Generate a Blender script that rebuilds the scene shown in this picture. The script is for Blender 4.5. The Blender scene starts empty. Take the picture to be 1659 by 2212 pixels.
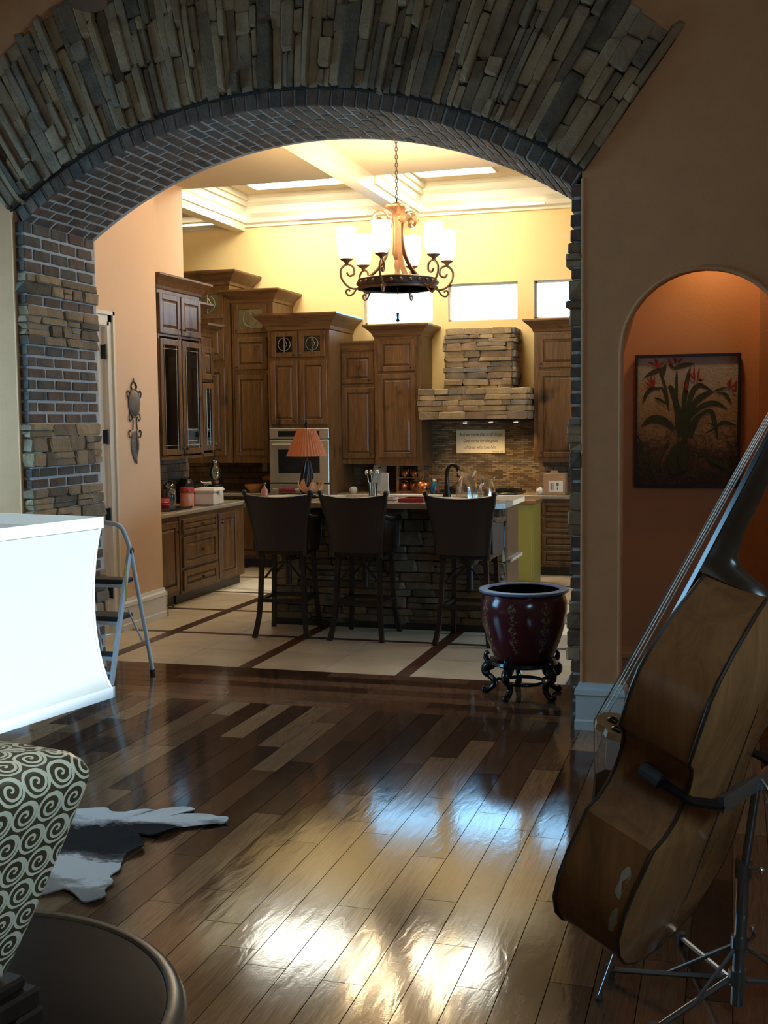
import bpy, math, random
from math import sin, cos, pi, radians, sqrt, atan2, hypot
from mathutils import Vector, Matrix

random.seed(11)
S = bpy.context.scene
COL = S.collection

# ------------------------------------------------------------------ camera
def make_camera():
    f, yaw, pitch, roll = 2532.0, .2894, .07808, .010775
    fw = Vector((-sin(yaw)*cos(pitch), cos(yaw)*cos(pitch), -sin(pitch)))
    r = Vector((cos(yaw), sin(yaw), 0)); u = r.cross(fw)
    c, s = cos(roll), sin(roll)
    r2, u2 = r*c - u*s, r*s + u*c
    cam = bpy.data.cameras.new('camera'); o = bpy.data.objects.new('camera', cam); COL.objects.link(o)
    M = Matrix((r2, u2, -fw)).transposed().to_4x4(); M.translation = Vector((0, 0, 1.72))
    o.matrix_world = M
    cam.sensor_fit = 'HORIZONTAL'; cam.sensor_width = 36; cam.lens = 36*f/1659
    cam.clip_start = .05; cam.clip_end = 200
    S.camera = o
make_camera()

# ------------------------------------------------------------------ world, window light, exposure
W = bpy.data.worlds.new('sky'); S.world = W; W.use_nodes = True
bg = W.node_tree.nodes['Background']
bg.inputs[0].default_value = (.29, .64, 1.0, 1); bg.inputs[1].default_value = 14.0
S.view_settings.view_transform = 'Standard'; S.view_settings.look = 'None'
S.view_settings.exposure = 0.0; S.view_settings.gamma = 1.0; S.view_settings.use_curve_mapping = False
S.cycles.use_denoising = True
S.cycles.max_bounces = 8; S.cycles.diffuse_bounces = 4; S.cycles.glossy_bounces = 4
S.cycles.transmission_bounces = 6; S.cycles.transparent_max_bounces = 12
S.cycles.sample_clamp_indirect = 6.0; S.cycles.caustics_reflective = False; S.cycles.caustics_refractive = False

def lamp(name, kind, loc, energy, color, rot=(0, 0, 0), **kw):
    l = bpy.data.lights.new(name, kind); l.energy = energy; l.color = color
    for k, v in kw.items(): setattr(l, k, v)
    o = bpy.data.objects.new(name, l); COL.objects.link(o); o.location = loc; o.rotation_euler = rot
    return o
BLUE = (.29, .64, 1.0)
# left window portal; added right light and a sun aimed at the lampshade
lamp('window_portal_left', 'AREA', (-5.58, 5.55, 1.9), 1, BLUE, (0, radians(-90), 0), shape='RECTANGLE', size=2.1, size_y=1.5).data.cycles.is_portal = True
lamp('window_daylight_right', 'AREA', (1.60, .9, 2.5), 38, (.64, .84, 1.0), (0, radians(90), 0), shape='RECTANGLE', size=.55, size_y=2.1)
lamp('sun', 'SUN', (6, -1, 5), 6.5, (.86, .97, 1.0), Vector((-2.8, .8, -1.0)).to_track_quat('-Z', 'Y').to_euler(), angle=radians(1.0))
lamp('window_portal_nook', 'AREA', (1.22, 9.35, 1.5), 1, BLUE, (0, radians(90), 0), shape='RECTANGLE', size=1.6, size_y=1.7).data.cycles.is_portal = True
# recessed can in the little hall behind the niche
lamp('hall_can_light', 'SPOT', (-.12, 7.22, 3.0), 22, (1, .62, .32), (0, 0, 0), spot_size=radians(125), spot_blend=.9, shadow_soft_size=.06)

# ------------------------------------------------------------------ materials
class N:
    def __init__(s, name):
        s.m = bpy.data.materials.new(name); s.m.use_nodes = True
        s.t = s.m.node_tree; s.b = s.t.nodes['Principled BSDF']; s.out = s.t.nodes['Material Output']
    def n(s, typ, **kw):
        x = s.t.nodes.new(typ)
        for k, v in kw.items():
            if k.startswith('i_'): x.inputs[k[2:].replace('_', ' ')].default_value = v
            else: setattr(x, k, v)
        return x
    def l(s, a, b): s.t.links.new(a, b)
    def math(s, op, a, b=None, c=None):
        x = s.n('ShaderNodeMath', operation=op)
        for i, v in enumerate((a, b, c)):
            if v is None: continue
            if isinstance(v, (int, float)): x.inputs[i].default_value = v
            else: s.l(v, x.inputs[i])
        return x.outputs[0]
    def mix(s, f, a, b, mode='MIX'):
        x = s.n('ShaderNodeMix', data_type='RGBA', blend_type=mode)
        for i, v in ((0, f), (6, a), (7, b)):
            if isinstance(v, (int, float)): x.inputs[i].default_value = v
            elif isinstance(v, tuple): x.inputs[i].default_value = (*v[:3], 1)
            else: s.l(v, x.inputs[i])
        return x.outputs[2]
    def ramp(s, f, stops, interp='LINEAR'):
        x = s.n('ShaderNodeValToRGB'); cr = x.color_ramp; cr.interpolation = interp
        while len(cr.elements) < len(stops): cr.elements.new(.5)
        for e, (p, c) in zip(cr.elements, stops):
            e.position = p; e.color = (*c, 1) if len(c) == 3 else c
        s.l(f, x.inputs[0]); return x.outputs[0]
    def coord(s, which='Object'): return s.n('ShaderNodeTexCoord').outputs[which]
    def pos(s): return s.n('ShaderNodeNewGeometry').outputs['Position']
    def rnd(s): return s.n('ShaderNodeObjectInfo').outputs['Random']
    def mapped(s, v, scale=(1, 1, 1), loc=None):
        x = s.n('ShaderNodeMapping'); s.l(v, x.inputs[0]); x.inputs['Scale'].default_value = scale
        if loc is not None: s.l(loc, x.inputs['Location'])
        return x.outputs[0]
    def noise(s, v, scale, detail=3, rough=.55, dist=0):
        x = s.n('ShaderNodeTexNoise'); s.l(v, x.inputs['Vector'])
        x.inputs['Scale'].default_value = scale; x.inputs['Detail'].default_value = detail
        x.inputs['Roughness'].default_value = rough; x.inputs['Distortion'].default_value = dist
        return x.outputs[0]
    def bump(s, h, strength=.3, dist=.01):
        x = s.n('ShaderNodeBump'); x.inputs['Strength'].default_value = strength; x.inputs['Distance'].default_value = dist
        s.l(h, x.inputs['Height']); s.l(x.outputs[0], s.b.inputs['Normal'])
    def set(s, **kw):
        for k, v in kw.items():
            i = s.b.inputs[k.replace('_', ' ')]
            if hasattr(v, 'is_linked') or hasattr(v, 'links'): s.l(v, i)
            elif isinstance(v, tuple): i.default_value = (*v, 1) if len(v) == 3 else v
            else: i.default_value = v
        return s

def plain(name, col, rough=.5, metal=0, var=.12, scale=8, bump=0, bscale=60, **kw):
    n = N(name); p = n.pos()
    nz = n.noise(p, scale, 4)
    n.set(Base_Color=n.mix(nz, tuple(c*(1-var) for c in col), tuple(min(1, c*(1+var)) for c in col)), Roughness=rough, Metallic=metal, **kw)
    if bump: n.bump(n.noise(p, bscale, 3), bump, .004)
    return n.m

def wood(name, dark, light, rough=.4, axis=2, scale=1.0, knots=True, bump=.12, spec=.5):
    n = N(name); c = n.pos()
    st = [14*scale]*3; st[axis] = 1.1*scale
    g = n.noise(n.mapped(c, tuple(st)), 1.6, 6, .62, 1.2)
    col = n.ramp(g, [(.3, dark), (.68, light)])
    if knots:
        k = n.noise(n.mapped(c, (1, 1, .6)), 5.5*scale, 2)
        col = n.mix(n.ramp(k, [(.6, (0, 0, 0)), (.75, (1, 1, 1))]), col, tuple(x*.45 for x in dark))
    n.set(Base_Color=col, Roughness=rough, Specular_IOR_Level=spec); n.bump(g, bump, .002)
    return n.m

def plank_mat(name, stops, rough=.10):
    n = N(name); r = n.rnd(); c = n.coord('Object')
    off = n.n('ShaderNodeCombineXYZ'); n.l(n.math('MULTIPLY', r, 173.0), off.inputs[0]); n.l(n.math('MULTIPLY', r, 61.0), off.inputs[1])
    v = n.mapped(c, (2.6, 7.5, 1), off.outputs[0])
    g = n.noise(v, 1.5, 6, .6, 1.6)
    base = n.ramp(r, stops)
    col = n.mix(n.ramp(g, [(.32, (0, 0, 0)), (.72, (1, 1, 1))]), n.mix(.5, base, (0.01, .006, .004)), base)
    n.set(Base_Color=col, Roughness=n.math('MULTIPLY_ADD', g, .08, rough-.04), Specular_IOR_Level=.5)
    # hand-scraped ripple of the boards
    p = n.pos()
    rip = n.noise(n.mapped(p, (9, 2.2, 1)), 2.2, 3, .5, .6)
    fine = n.noise(n.mapped(p, (30, 60, 1)), 2.0, 2)
    n.bump(n.math('MULTIPLY_ADD', fine, .10, rip), .10, .006)
    return n.m

def stone_mat(name, stops, bump=.5):
    n = N(name); r = n.rnd(); p = n.pos()
    a = n.noise(p, 9, 5, .6); b = n.noise(p, 45, 4, .65)
    base = n.ramp(r, stops)
    col = n.mix(n.ramp(a, [(.3, (0, 0, 0)), (.7, (1, 1, 1))]), n.mix(.42, base, (.05, .04, .03)), n.mix(.25, base, (.42, .30, .17)))
    n.set(Base_Color=col, Roughness=.85, Specular_IOR_Level=.25)
    n.bump(n.math('MULTIPLY_ADD', b, .5, a), bump, .02)
    return n.m

def emit(name, col, strength):
    n = N(name); n.set(Base_Color=(.8, .8, .8), Emission_Color=col, Emission_Strength=strength); return n.m

def glass(name, col=(.9, .95, .95), rough=.02, alpha=.18):
    n = N(name)
    tr = n.n('ShaderNodeBsdfTransparent'); tr.inputs[0].default_value = (*col, 1)
    gl = n.n('ShaderNodeBsdfGlossy'); gl.inputs['Roughness'].default_value = rough
    fr = n.n('ShaderNodeFresnel'); fr.inputs[0].default_value = 1.5
    mx = n.n('ShaderNodeMixShader'); n.l(n.math('MULTIPLY_ADD', fr.outputs[0], 1.0, alpha*.3), mx.inputs[0])
    n.l(tr.outputs[0], mx.inputs[1]); n.l(gl.outputs[0], mx.inputs[2]); n.l(mx.outputs[0], n.out.inputs[0])
    return n.m

M = {}
M['wall_tan'] = plain('living_wall_paint', (.68, .32, .135), .8, bump=.25, bscale=70)
M['wall_yellow'] = plain('kitchen_wall_paint', (.82, .60, .27), .75, var=.06, scale=2, bump=.2)
M['wall_peach'] = plain('pantry_wall_paint', (.72, .47, .29), .75, var=.06, scale=2, bump=.2)
M['wall_orange'] = plain('hall_wall_paint', (.58, .28, .115), .75, var=.08, scale=3, bump=.2)
M['ceil_tan'] = plain('ceiling_paint', (.50, .40, .26), .85, var=.05)
M['white'] = plain('white_trim_paint', (.74, .72, .66), .4, var=.04)
M['cream'] = plain('cream_trim_paint', (.72, .66, .50), .5, var=.04)
M['trim_blue'] = plain('baseboard_paint', (.66, .74, .74), .4, var=.04)
M['hallwood'] = plain('hall_base_paint', (.45, .24, .10), .5, var=.08)
M['door'] = plain('door_paint', (.70, .62, .48), .45, var=.04)
M['mortar'] = plain('mortar', (.50, .51, .50), .95, var=.25, scale=30, bump=.5, bscale=120)
M['darkmortar'] = plain('dark_joint', (.03, .025, .02), .95, var=.3, scale=30)
M['brick'] = stone_mat('brick_clay', [(0, (.10, .062, .052)), (.35, (.155, .085, .068)), (.7, (.125, .10, .09)), (1, (.075, .072, .075))], .5)
M['stone'] = stone_mat('ledge_stone', [(0, (.10, .08, .06)), (.3, (.31, .205, .125)), (.55, (.45, .29, .16)), (.8, (.56, .37, .20)), (1, (.23, .18, .135))], .6)
M['stone_dark'] = stone_mat('island_stone', [(0, (.05, .047, .038)), (.3, (.13, .10, .07)), (.55, (.20, .15, .09)), (.8, (.26, .20, .12)), (1, (.10, .09, .075))], .6)
M['stone_warm'] = stone_mat('hood_stone', [(0, (.13, .115, .09)), (.3, (.36, .25, .13)), (.6, (.46, .35, .20)), (.85, (.30, .19, .11)), (1, (.22, .22, .19))], .6)
M['slate'] = stone_mat('slate_backsplash', [(0, (.10, .06, .04)), (.5, (.20, .11, .065)), (1, (.13, .10, .07))], .4)
M['plank'] = plank_mat('walnut_plank', [(0, (.028, .013, .009)), (.22, (.075, .034, .019)), (.45, (.14, .068, .035)), (.7, (.25, .135, .068)), (1, (.42, .25, .13))])
M['plank_border'] = plank_mat('walnut_border_board', [(0, (.045, .018, .011)), (.5, (.13, .055, .028)), (1, (.27, .13, .065))])
M['strip'] = plank_mat('wood_inlay', [(0, (.07, .022, .012)), (1, (.11, .038, .02))], .3)
M['subfloor'] = plain('dark_subfloor', (.03, .015, .01), .5)
n_ = N('floor_tile'); p_ = n_.pos(); a_ = n_.noise(p_, 3.5, 5, .6)
n_.set(Base_Color=n_.mix(n_.rnd(), n_.ramp(a_, [(.3, (.40, .30, .19)), (.7, (.53, .42, .28))]), n_.ramp(a_, [(.3, (.45, .35, .23)), (.7, (.57, .46, .31))])), Roughness=.42)
M['tile'] = n_.m
M['alder'] = wood('knotty_alder', (.055, .026, .010), (.175, .088, .032), .38)
M['alder_h'] = wood('knotty_alder_rail', (.060, .028, .011), (.19, .095, .036), .38, axis=0)
M['darkwood'] = wood('espresso_wood', (.010, .006, .004), (.032, .017, .010), .38, knots=False)
M['tablewood'] = wood('dark_table_wood', (.004, .0018, .0012), (.012, .005, .003), .42, axis=0, knots=False, bump=.05, spec=.05)
M['tableedge'] = wood('table_edge_wood', (.07, .045, .025), (.13, .085, .05), .3, axis=0, knots=False, bump=.05)
M['leather'] = plain('brown_leather', (.036, .020, .014), .55, bump=.2, bscale=200)
M['granite'] = plain('granite_top', (.30, .25, .18), .25, var=.45, scale=90)
M['butcher'] = wood('butcher_block', (.22, .10, .035), (.36, .19, .075), .35, axis=0, knots=False)
M['olive'] = plain('olive_paint', (.30, .26, .055), .45, var=.06)
M['steel'] = plain('stainless_steel', (.55, .54, .47), .32, metal=.85, var=.05)
M['chrome'] = plain('chrome', (.75, .77, .78), .18, metal=1, var=.02)
M['black'] = plain('black_gloss', (.012, .012, .013), .15, var=.1)
M['blackmetal'] = plain('black_metal', (.015, .014, .014), .35, metal=.5)
M['pole'] = plain('dark_steel_tube', (.26, .28, .29), .28, metal=.9)
M['rubber'] = plain('dark_rubber', (.035, .033, .03), .7)
M['laddertube'] = plain('white_enamel', (.76, .85, .90), .35, var=.03)
M['bronze'] = plain('antique_bronze', (.19, .098, .052), .45, metal=.55, var=.35, scale=30)
M['iron'] = plain('wrought_iron', (.06, .045, .035), .5, metal=.6)
M['pewter'] = plain('plaque_metal', (.16, .13, .10), .55, metal=.5, var=.2, scale=40)
M['shade_on'] = emit('lit_frosted_glass', (1.0, .78, .46), 16.0)
M['panel'] = emit('skylight_diffuser', (1.0, .98, .84), 21.0)
M['cove'] = emit('cove_strip', (1.0, .88, .58), 9.0)
M['can'] = emit('lit_can_lens', (1.0, .75, .45), 12.0)
M['pane'] = glass('window_glass', (1, 1, 1))
M['cabglass'] = glass('cabinet_glass', (.62, .66, .60), .06, .3)
M['clear'] = glass('clear_glass', (.86, .88, .84), .03, .35)
M['bag'] = glass('plastic_film', (.80, .78, .70), .22, .9)
M['lead'] = plain('lead_came', (.42, .38, .28), .35, metal=.7)
M['outlet'] = plain('outlet_plastic', (.62, .58, .5), .4)
M['paper'] = plain('white_card', (.78, .76, .66), .6, var=.03)
M['red'] = plain('red_plastic', (.42, .035, .03), .35)
M['towel'] = plain('red_towel', (.20, .02, .018), .9, bump=.4, bscale=200)
M['orangeclay'] = plain('orange_ceramic', (.55, .25, .09), .35)
M['pinkclear'] = plain('pink_bottle', (.62, .25, .15), .3)
M['whiteplastic'] = plain('white_plastic', (.68, .60, .50), .4)
M['petal'] = plain('peach_capiz', (.72, .42, .24), .35)
M['copper'] = plain('copper', (.55, .22, .10), .25, metal=.9)
M['bluesoap'] = plain('blue_bottle', (.01, .09, .17), .15)
M['cardboard'] = plain('cardboard', (.40, .25, .13), .8)
M['bread'] = plain('bread_crust', (.50, .29, .11), .8)
M['maroon'] = plain('maroon_book', (.11, .012, .014), .5)
M['cream_plate'] = plain('cream_ceramic', (.70, .60, .44), .3)
M['signboard'] = plain('sign_board', (.80, .66, .42), .6, var=.05)
M['signink'] = plain('sign_ink', (.16, .10, .06), .7)
M['shell'] = plain('shell', (.60, .54, .42), .4)
M['frame'] = plain('black_frame', (.014, .010, .008), .4)
M['blue_card'] = plain('print_blue', (.20, .22, .22), .6)
M['bassrib'] = wood('bass_rib_varnish', (.12, .042, .012), (.235, .086, .025), .33, knots=False, bump=.04, scale=.7)
M['bassback'] = wood('bass_back_varnish', (.19, .080, .026), (.36, .165, .058), .19, knots=False, bump=.03, scale=.5)
M['bassedge'] = plain('bass_edge', (.030, .018, .010), .3)
M['ebony'] = plain('ebony', (.014, .012, .011), .22)
M['neckwood'] = plain('neck_varnish', (.040, .022, .012), .24)
M['maple'] = plain('bridge_maple', (.62, .50, .34), .5)
M['string'] = plain('steel_string', (.65, .65, .6), .3, metal=1)
M['pot_in'] = plain('pot_interior', (.02, .015, .015), .5)
M['pot_rim'] = plain('pot_rim_glaze', (.13, .21, .38), .25, var=.1)  # blue window light on the rim, put into its colour
M['carved'] = plain('black_lacquer', (.008, .007, .008), .22)
M['stain'] = plain('leaf_paint', (.045, .055, .022), .8, var=.5, scale=60)
M['flower'] = plain('flower_paint', (.32, .022, .018), .8, var=.4, scale=60)
M['shadepleat'] = plain('rust_shade_cloth', (.55, .185, .075), .8, var=.15, scale=40)

# planter glaze: dark oxblood with faint gold sprigs
n_ = N('planter_glaze'); c_ = n_.coord('Object')
sx = n_.n('ShaderNodeSeparateXYZ'); n_.l(c_, sx.inputs[0])
ang = n_.math('ARCTAN2', sx.outputs[1], sx.outputs[0])
band = n_.math('ABSOLUTE', n_.math('SUBTRACT', n_.math('FRACT', n_.math('MULTIPLY_ADD', ang, 8/(2*pi), .62)), .5))
leaf = n_.noise(n_.mapped(c_, (1, 1, 1)), 42, 4, .6, 1.5)
wid = n_.math('MULTIPLY_ADD', n_.math('SINE', n_.math('MULTIPLY', sx.outputs[2], 95)), .05, .10)
stem = n_.math('LESS_THAN', band, wid)
hz = n_.math('MULTIPLY', n_.math('GREATER_THAN', sx.outputs[2], .07), n_.math('LESS_THAN', sx.outputs[2], .39))
fig = n_.math('MULTIPLY', n_.math('MULTIPLY', stem, hz), n_.math('GREATER_THAN', leaf, .53))
n_.set(Base_Color=n_.mix(fig, (.085, .015, .020), (.24, .19, .085)), Roughness=.16)
M['pot'] = n_.m

# cowhide: white and dark hair patches
n_ = N('cowhide_hair'); p_ = n_.pos()
sy_=n_.n('ShaderNodeSeparateXYZ'); n_.l(p_, sy_.inputs[0])
a_ = n_.noise(n_.mapped(p_, (1.2, 2.2, 1)), 2.6, 7, .66, .3)
yy=n_.math('MULTIPLY_ADD', a_, .50, n_.math('MULTIPLY_ADD', sy_.outputs[0], -.10, sy_.outputs[1]))
n_.set(Base_Color=n_.ramp(n_.math('SUBTRACT', yy, 4.05), [(.04, (.30, .27, .24)), (.17, (.38, .34, .30)), (.22, (.82, .80, .76)), (.40, (.80, .78, .75)), (.44, (.14, .12, .11)), (.52, (.018, .017, .017)), (.80, (.02, .018, .018)), (.85, (.45, .42, .40)), (.89, (.84, .82, .79))]), Roughness=.9, Specular_IOR_Level=.1)
n_.bump(n_.noise(n_.mapped(p_, (40, 90, 40)), 3, 3), .5, .006)
M['cowhide'] = n_.m

# translucent shade cloth
n_ = N('white_shade_cloth'); nb = n_.noise(n_.mapped(n_.pos(), (60, 60, 6)), 4, 2)
n_.set(Base_Color=n_.mix(nb, (.84, .85, .82), (.90, .91, .88)), Roughness=.8)
tl = n_.n('ShaderNodeBsdfTranslucent'); tl.inputs[0].default_value = (.96, .985, .97, 1)
mx = n_.n('ShaderNodeMixShader'); mx.inputs[0].default_value = .55
n_.l(n_.b.outputs[0], mx.inputs[1]); n_.l(tl.outputs[0], mx.inputs[2]); n_.l(mx.outputs[0], n_.out.inputs[0])
M['shadecloth'] = n_.m
M['shadetrim'] = plain('shade_trim', (.80, .82, .80), .7, var=.03)

# scroll print on the lamp body
def swirl():
    n = N('scroll_print'); uv = n.coord('UV')
    s = n.n('ShaderNodeSeparateXYZ'); n.l(uv, s.inputs[0])
    P = .060
    v = n.math('DIVIDE', s.outputs[1], P*.9)
    row = n.math('FLOOR', v)
    u = n.math('MULTIPLY_ADD', n.math('FRACT', n.math('MULTIPLY', row, .5)), 1.0, n.math('DIVIDE', s.outputs[0], P))
    x = n.math('SUBTRACT', n.math('FRACT', u), .5); y = n.math('SUBTRACT', n.math('FRACT', v), .5)
    r = n.math('SQRT', n.math('ADD', n.math('MULTIPLY', x, x), n.math('MULTIPLY', y, y)))
    th = n.math('DIVIDE', n.math('ARCTAN2', y, x), 2*pi)
    sp = n.math('FRACT', n.math('SUBTRACT', n.math('MULTIPLY', r, 3.7), n.math('ADD', th, .15)))
    band = n.math('LESS_THAN', sp, .36)
    inside = n.math('LESS_THAN', r, .52)
    ring = n.math('MULTIPLY', n.math('GREATER_THAN', r, .42), inside)
    lite = n.math('MAXIMUM', n.math('MULTIPLY', band, inside), ring)
    core = n.mix(n.noise(n.pos(), 14, 2), (.050, .036, .018), (.10, .072, .032))
    n.set(Base_Color=n.mix(lite, core, (.72, .62, .42)), Roughness=.3)
    n.bump(lite, .25, .002)
    return n.m
M['swirl'] = swirl()

# painting ground
n_ = N('painted_ground'); c_ = n_.coord('Generated'); s_ = n_.n('ShaderNodeSeparateXYZ'); n_.l(c_, s_.inputs[0])
a_ = n_.noise(c_, 6, 8, .72, 2.2)
g_ = n_.math('MULTIPLY_ADD', n_.math('SUBTRACT', a_, .28), 1.1, s_.outputs[2])
n_.set(Base_Color=n_.ramp(g_, [(.28, (.035, .022, .012)), (.5, (.09, .05, .022)), (.72, (.36, .22, .085)), (1.0, (.46, .33, .15)), (1.25, (.42, .38, .28))]), Roughness=.7)
n_.bump(n_.noise(c_, 40, 3), .5, .01)
M['canvas'] = n_.m

# mosaic backsplash
n_ = N('mosaic'); c_ = n_.pos(); sep = n_.n('ShaderNodeSeparateXYZ'); n_.l(c_, sep.inputs[0])
cmb = n_.n('ShaderNodeCombineXYZ'); n_.l(sep.outputs[0], cmb.inputs[0]); n_.l(sep.outputs[2], cmb.inputs[1])
br = n_.n('ShaderNodeTexBrick'); n_.l(cmb.outputs[0], br.inputs['Vector'])
br.inputs['Scale'].default_value = 1; br.inputs['Brick Width'].default_value = .085; br.inputs['Row Height'].default_value = .021
br.inputs['Mortar Size'].default_value = .0022; br.inputs['Color1'].default_value = (.10, .06, .03, 1); br.inputs['Color2'].default_value = (.36, .25, .13, 1)
br.inputs['Mortar'].default_value = (.04, .03, .02, 1); br.inputs['Bias'].default_value = -.1
n_.set(Base_Color=br.outputs[0], Roughness=.3); n_.bump(n_.math('SUBTRACT', 1.0, br.outputs[1]), .6, .004)
M['mosaic'] = n_.m

# ------------------------------------------------------------------ mesh helpers
class MB:
    def __init__(s): s.v = []; s.f = []; s.uv = None
    def add(s, v, f):
        o = len(s.v); s.v += [tuple(x) for x in v]; s.f += [tuple(i+o for i in q) for q in f]; return s
    def box(s, x0, x1, y0, y1, z0, z1):
        return s.add([(x0,y0,z0),(x1,y0,z0),(x1,y1,z0),(x0,y1,z0),(x0,y0,z1),(x1,y0,z1),(x1,y1,z1),(x0,y1,z1)],
                     [(3,2,1,0),(4,5,6,7),(0,1,5,4),(1,2,6,5),(2,3,7,6),(3,0,4,7)])
    def bbox(s, x0, x1, y0, y1, z0, z1, b=.006):       # chamfered box
        X=(x0,x1);Y=(y0,y1);Z=(z0,z1); v=[]; idx={}
        for i in (0,1):
            for j in (0,1):
                for k in (0,1):
                    si,sj,sk=(1-2*i),(1-2*j),(1-2*k)
                    for a in range(3):
                        p=[X[i]+si*b, Y[j]+sj*b, Z[k]+sk*b]; p[a]=(X[i],Y[j],Z[k])[a]
                        idx[i,j,k,a]=len(v); v.append(p)
        f=[]
        for a in range(3):
            for q in (0,1):
                o=[t for t in range(3) if t!=a]; ring=[]
                for m,n in ((0,0),(1,0),(1,1),(0,1)):
                    key=[0,0,0]; key[a]=q; key[o[0]]=m; key[o[1]]=n; ring.append(idx[(*key,a)])
                flip = (q==0) ^ (a==1)
                f.append(tuple(ring[::-1] if flip else ring))
        for a in range(3):
            for m in (0,1):
                for n in (0,1):
                    o=[t for t in range(3) if t!=a]; k0=[0,0,0]; k0[o[0]]=m; k0[o[1]]=n; k1=list(k0); k1[a]=1
                    f.append((idx[(*k0,o[0])],idx[(*k0,o[1])],idx[(*k1,o[1])],idx[(*k1,o[0])]))
        for i in (0,1):
            for j in (0,1):
                for k in (0,1): f.append((idx[i,j,k,0],idx[i,j,k,1],idx[i,j,k,2]))
        return s.add(v,f)
    def tube(s, pts, r, n=8, cap=True):
        pts=[Vector(p) for p in pts]; R = r if isinstance(r,(list,tuple)) else [r]*len(pts)
        o=len(s.v); up=None
        for i,p in enumerate(pts):
            t=(pts[min(i+1,len(pts)-1)]-pts[max(i-1,0)]).normalized()
            if up is None:
                up = Vector((0,0,1)) if abs(t.z)<.9 else Vector((1,0,0))
            a=(up-t*up.dot(t)).normalized(); b=t.cross(a); up=a
            for k in range(n):
                q=p+(a*cos(2*pi*k/n)+b*sin(2*pi*k/n))*R[i]; s.v.append(tuple(q))
        for i in range(len(pts)-1):
            for k in range(n):
                s.f.append((o+i*n+k,o+i*n+(k+1)%n,o+(i+1)*n+(k+1)%n,o+(i+1)*n+k))
        if cap:
            s.f.append(tuple(o+k for k in range(n))[::-1]); e=o+(len(pts)-1)*n; s.f.append(tuple(e+k for k in range(n)))
        return s
    def bar(s, pts, w, h, side=(0,1,0)):               # rectangular section swept along pts; w across 'side', h across the other
        pts=[Vector(p) for p in pts]; o=len(s.v); sd=Vector(side)
        for i,p in enumerate(pts):
            t=(pts[min(i+1,len(pts)-1)]-pts[max(i-1,0)]).normalized()
            a=(sd-t*sd.dot(t)).normalized(); b=t.cross(a)
            ww=w[i] if isinstance(w,(list,tuple)) else w
            for m,n in ((-1,-1),(1,-1),(1,1),(-1,1)): s.v.append(tuple(p+a*m*ww/2+b*n*h/2))
        for i in range(len(pts)-1):
            for k in range(4): s.f.append((o+i*4+k,o+i*4+(k+1)%4,o+i*4+4+(k+1)%4,o+i*4+4+k))
        e=o+(len(pts)-1)*4
        s.f.append((o+3,o+2,o+1,o)); s.f.append((e,e+1,e+2,e+3)); return s
    def lathe(s, prof, n=24, c=(0,0,0), sx=1, sy=1):
        o=len(s.v); m=len(prof)
        for k in range(n):
            a=2*pi*k/n
            for r,z in prof: s.v.append((c[0]+r*cos(a)*sx, c[1]+r*sin(a)*sy, c[2]+z))
        for k in range(n):
            k2=(k+1)%n
            for i in range(m-1):
                s.f.append((o+k*m+i,o+k2*m+i,o+k2*m+i+1,o+k*m+i+1))
        if prof[0][0]>1e-4: s.f.append(tuple(o+k*m for k in range(n))[::-1])
        if prof[-1][0]>1e-4: s.f.append(tuple(o+k*m+m-1 for k in range(n)))
        return s
    def ball(s, c, r, n=10, sz=1.0):
        k=n//2+1; return s.lathe([(max(1e-5,r*sin(pi*i/k)),-r*cos(pi*i/k)*sz) for i in range(k+1)],n,c)
    def prism(s, poly, d0, d1, axis='Y'):              # polygon (a,b) extruded; Y: (a,d,b)  X: (d,a,b)  Z: (a,b,d)
        o=len(s.v); n=len(poly)
        for d in (d0,d1):
            for a,b in poly: s.v.append({'Y':(a,d,b),'X':(d,a,b),'Z':(a,b,d)}[axis])
        s.f.append(tuple(o+i for i in range(n))); s.f.append(tuple(o+n+i for i in range(n))[::-1])
        for i in range(n): s.f.append((o+i,o+n+i,o+n+(i+1)%n,o+(i+1)%n))
        return s
    def grid(s, fn, nu, nv):
        o=len(s.v)
        for i in range(nu+1):
            for j in range(nv+1): s.v.append(tuple(fn(i/nu,j/nv)))
        for i in range(nu):
            for j in range(nv):
                a=o+i*(nv+1)+j; s.f.append((a,a+nv+1,a+nv+2,a+1))
        return s
    def ring(s, R, r, c=(0,0,0), n=28, m=8, axis='Z'):
        pts=[]
        o=len(s.v)
        for k in range(n):
            a=2*pi*k/n
            for j in range(m):
                b=2*pi*j/m; x,y,z=(R+r*cos(b))*cos(a),(R+r*cos(b))*sin(a),r*sin(b)
                if axis=='Y': x,y,z=x,z,y
                if axis=='X': x,y,z=z,x,y
                s.v.append((c[0]+x,c[1]+y,c[2]+z))
        for k in range(n):
            for j in range(m):
                s.f.append((o+k*m+j,o+((k+1)%n)*m+j,o+((k+1)%n)*m+(j+1)%m,o+k*m+(j+1)%m))
        return s
    def data(s, name, mat, smooth=False):
        me=bpy.data.meshes.new(name); me.from_pydata(s.v,[],s.f)
        import bmesh
        b=bmesh.new(); b.from_mesh(me); bmesh.ops.recalc_face_normals(b,faces=b.faces); b.to_mesh(me); b.free()
        if mat is not None: me.materials.append(M[mat] if isinstance(mat,str) else mat)
        if smooth:
            for p in me.polygons: p.use_smooth=True
            try: me.set_sharp_from_angle(angle=radians(smooth if smooth is not True else 45))
            except Exception: pass
        me.update(); return me
    def obj(s, name, mat, parent=None, smooth=False, kind=None, label=None):
        o=bpy.data.objects.new(name, s.data(name,mat,smooth)); COL.objects.link(o)
        if parent: o.parent=parent
        if kind: o['kind']=kind
        if label: o['label']=label
        return o

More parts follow.
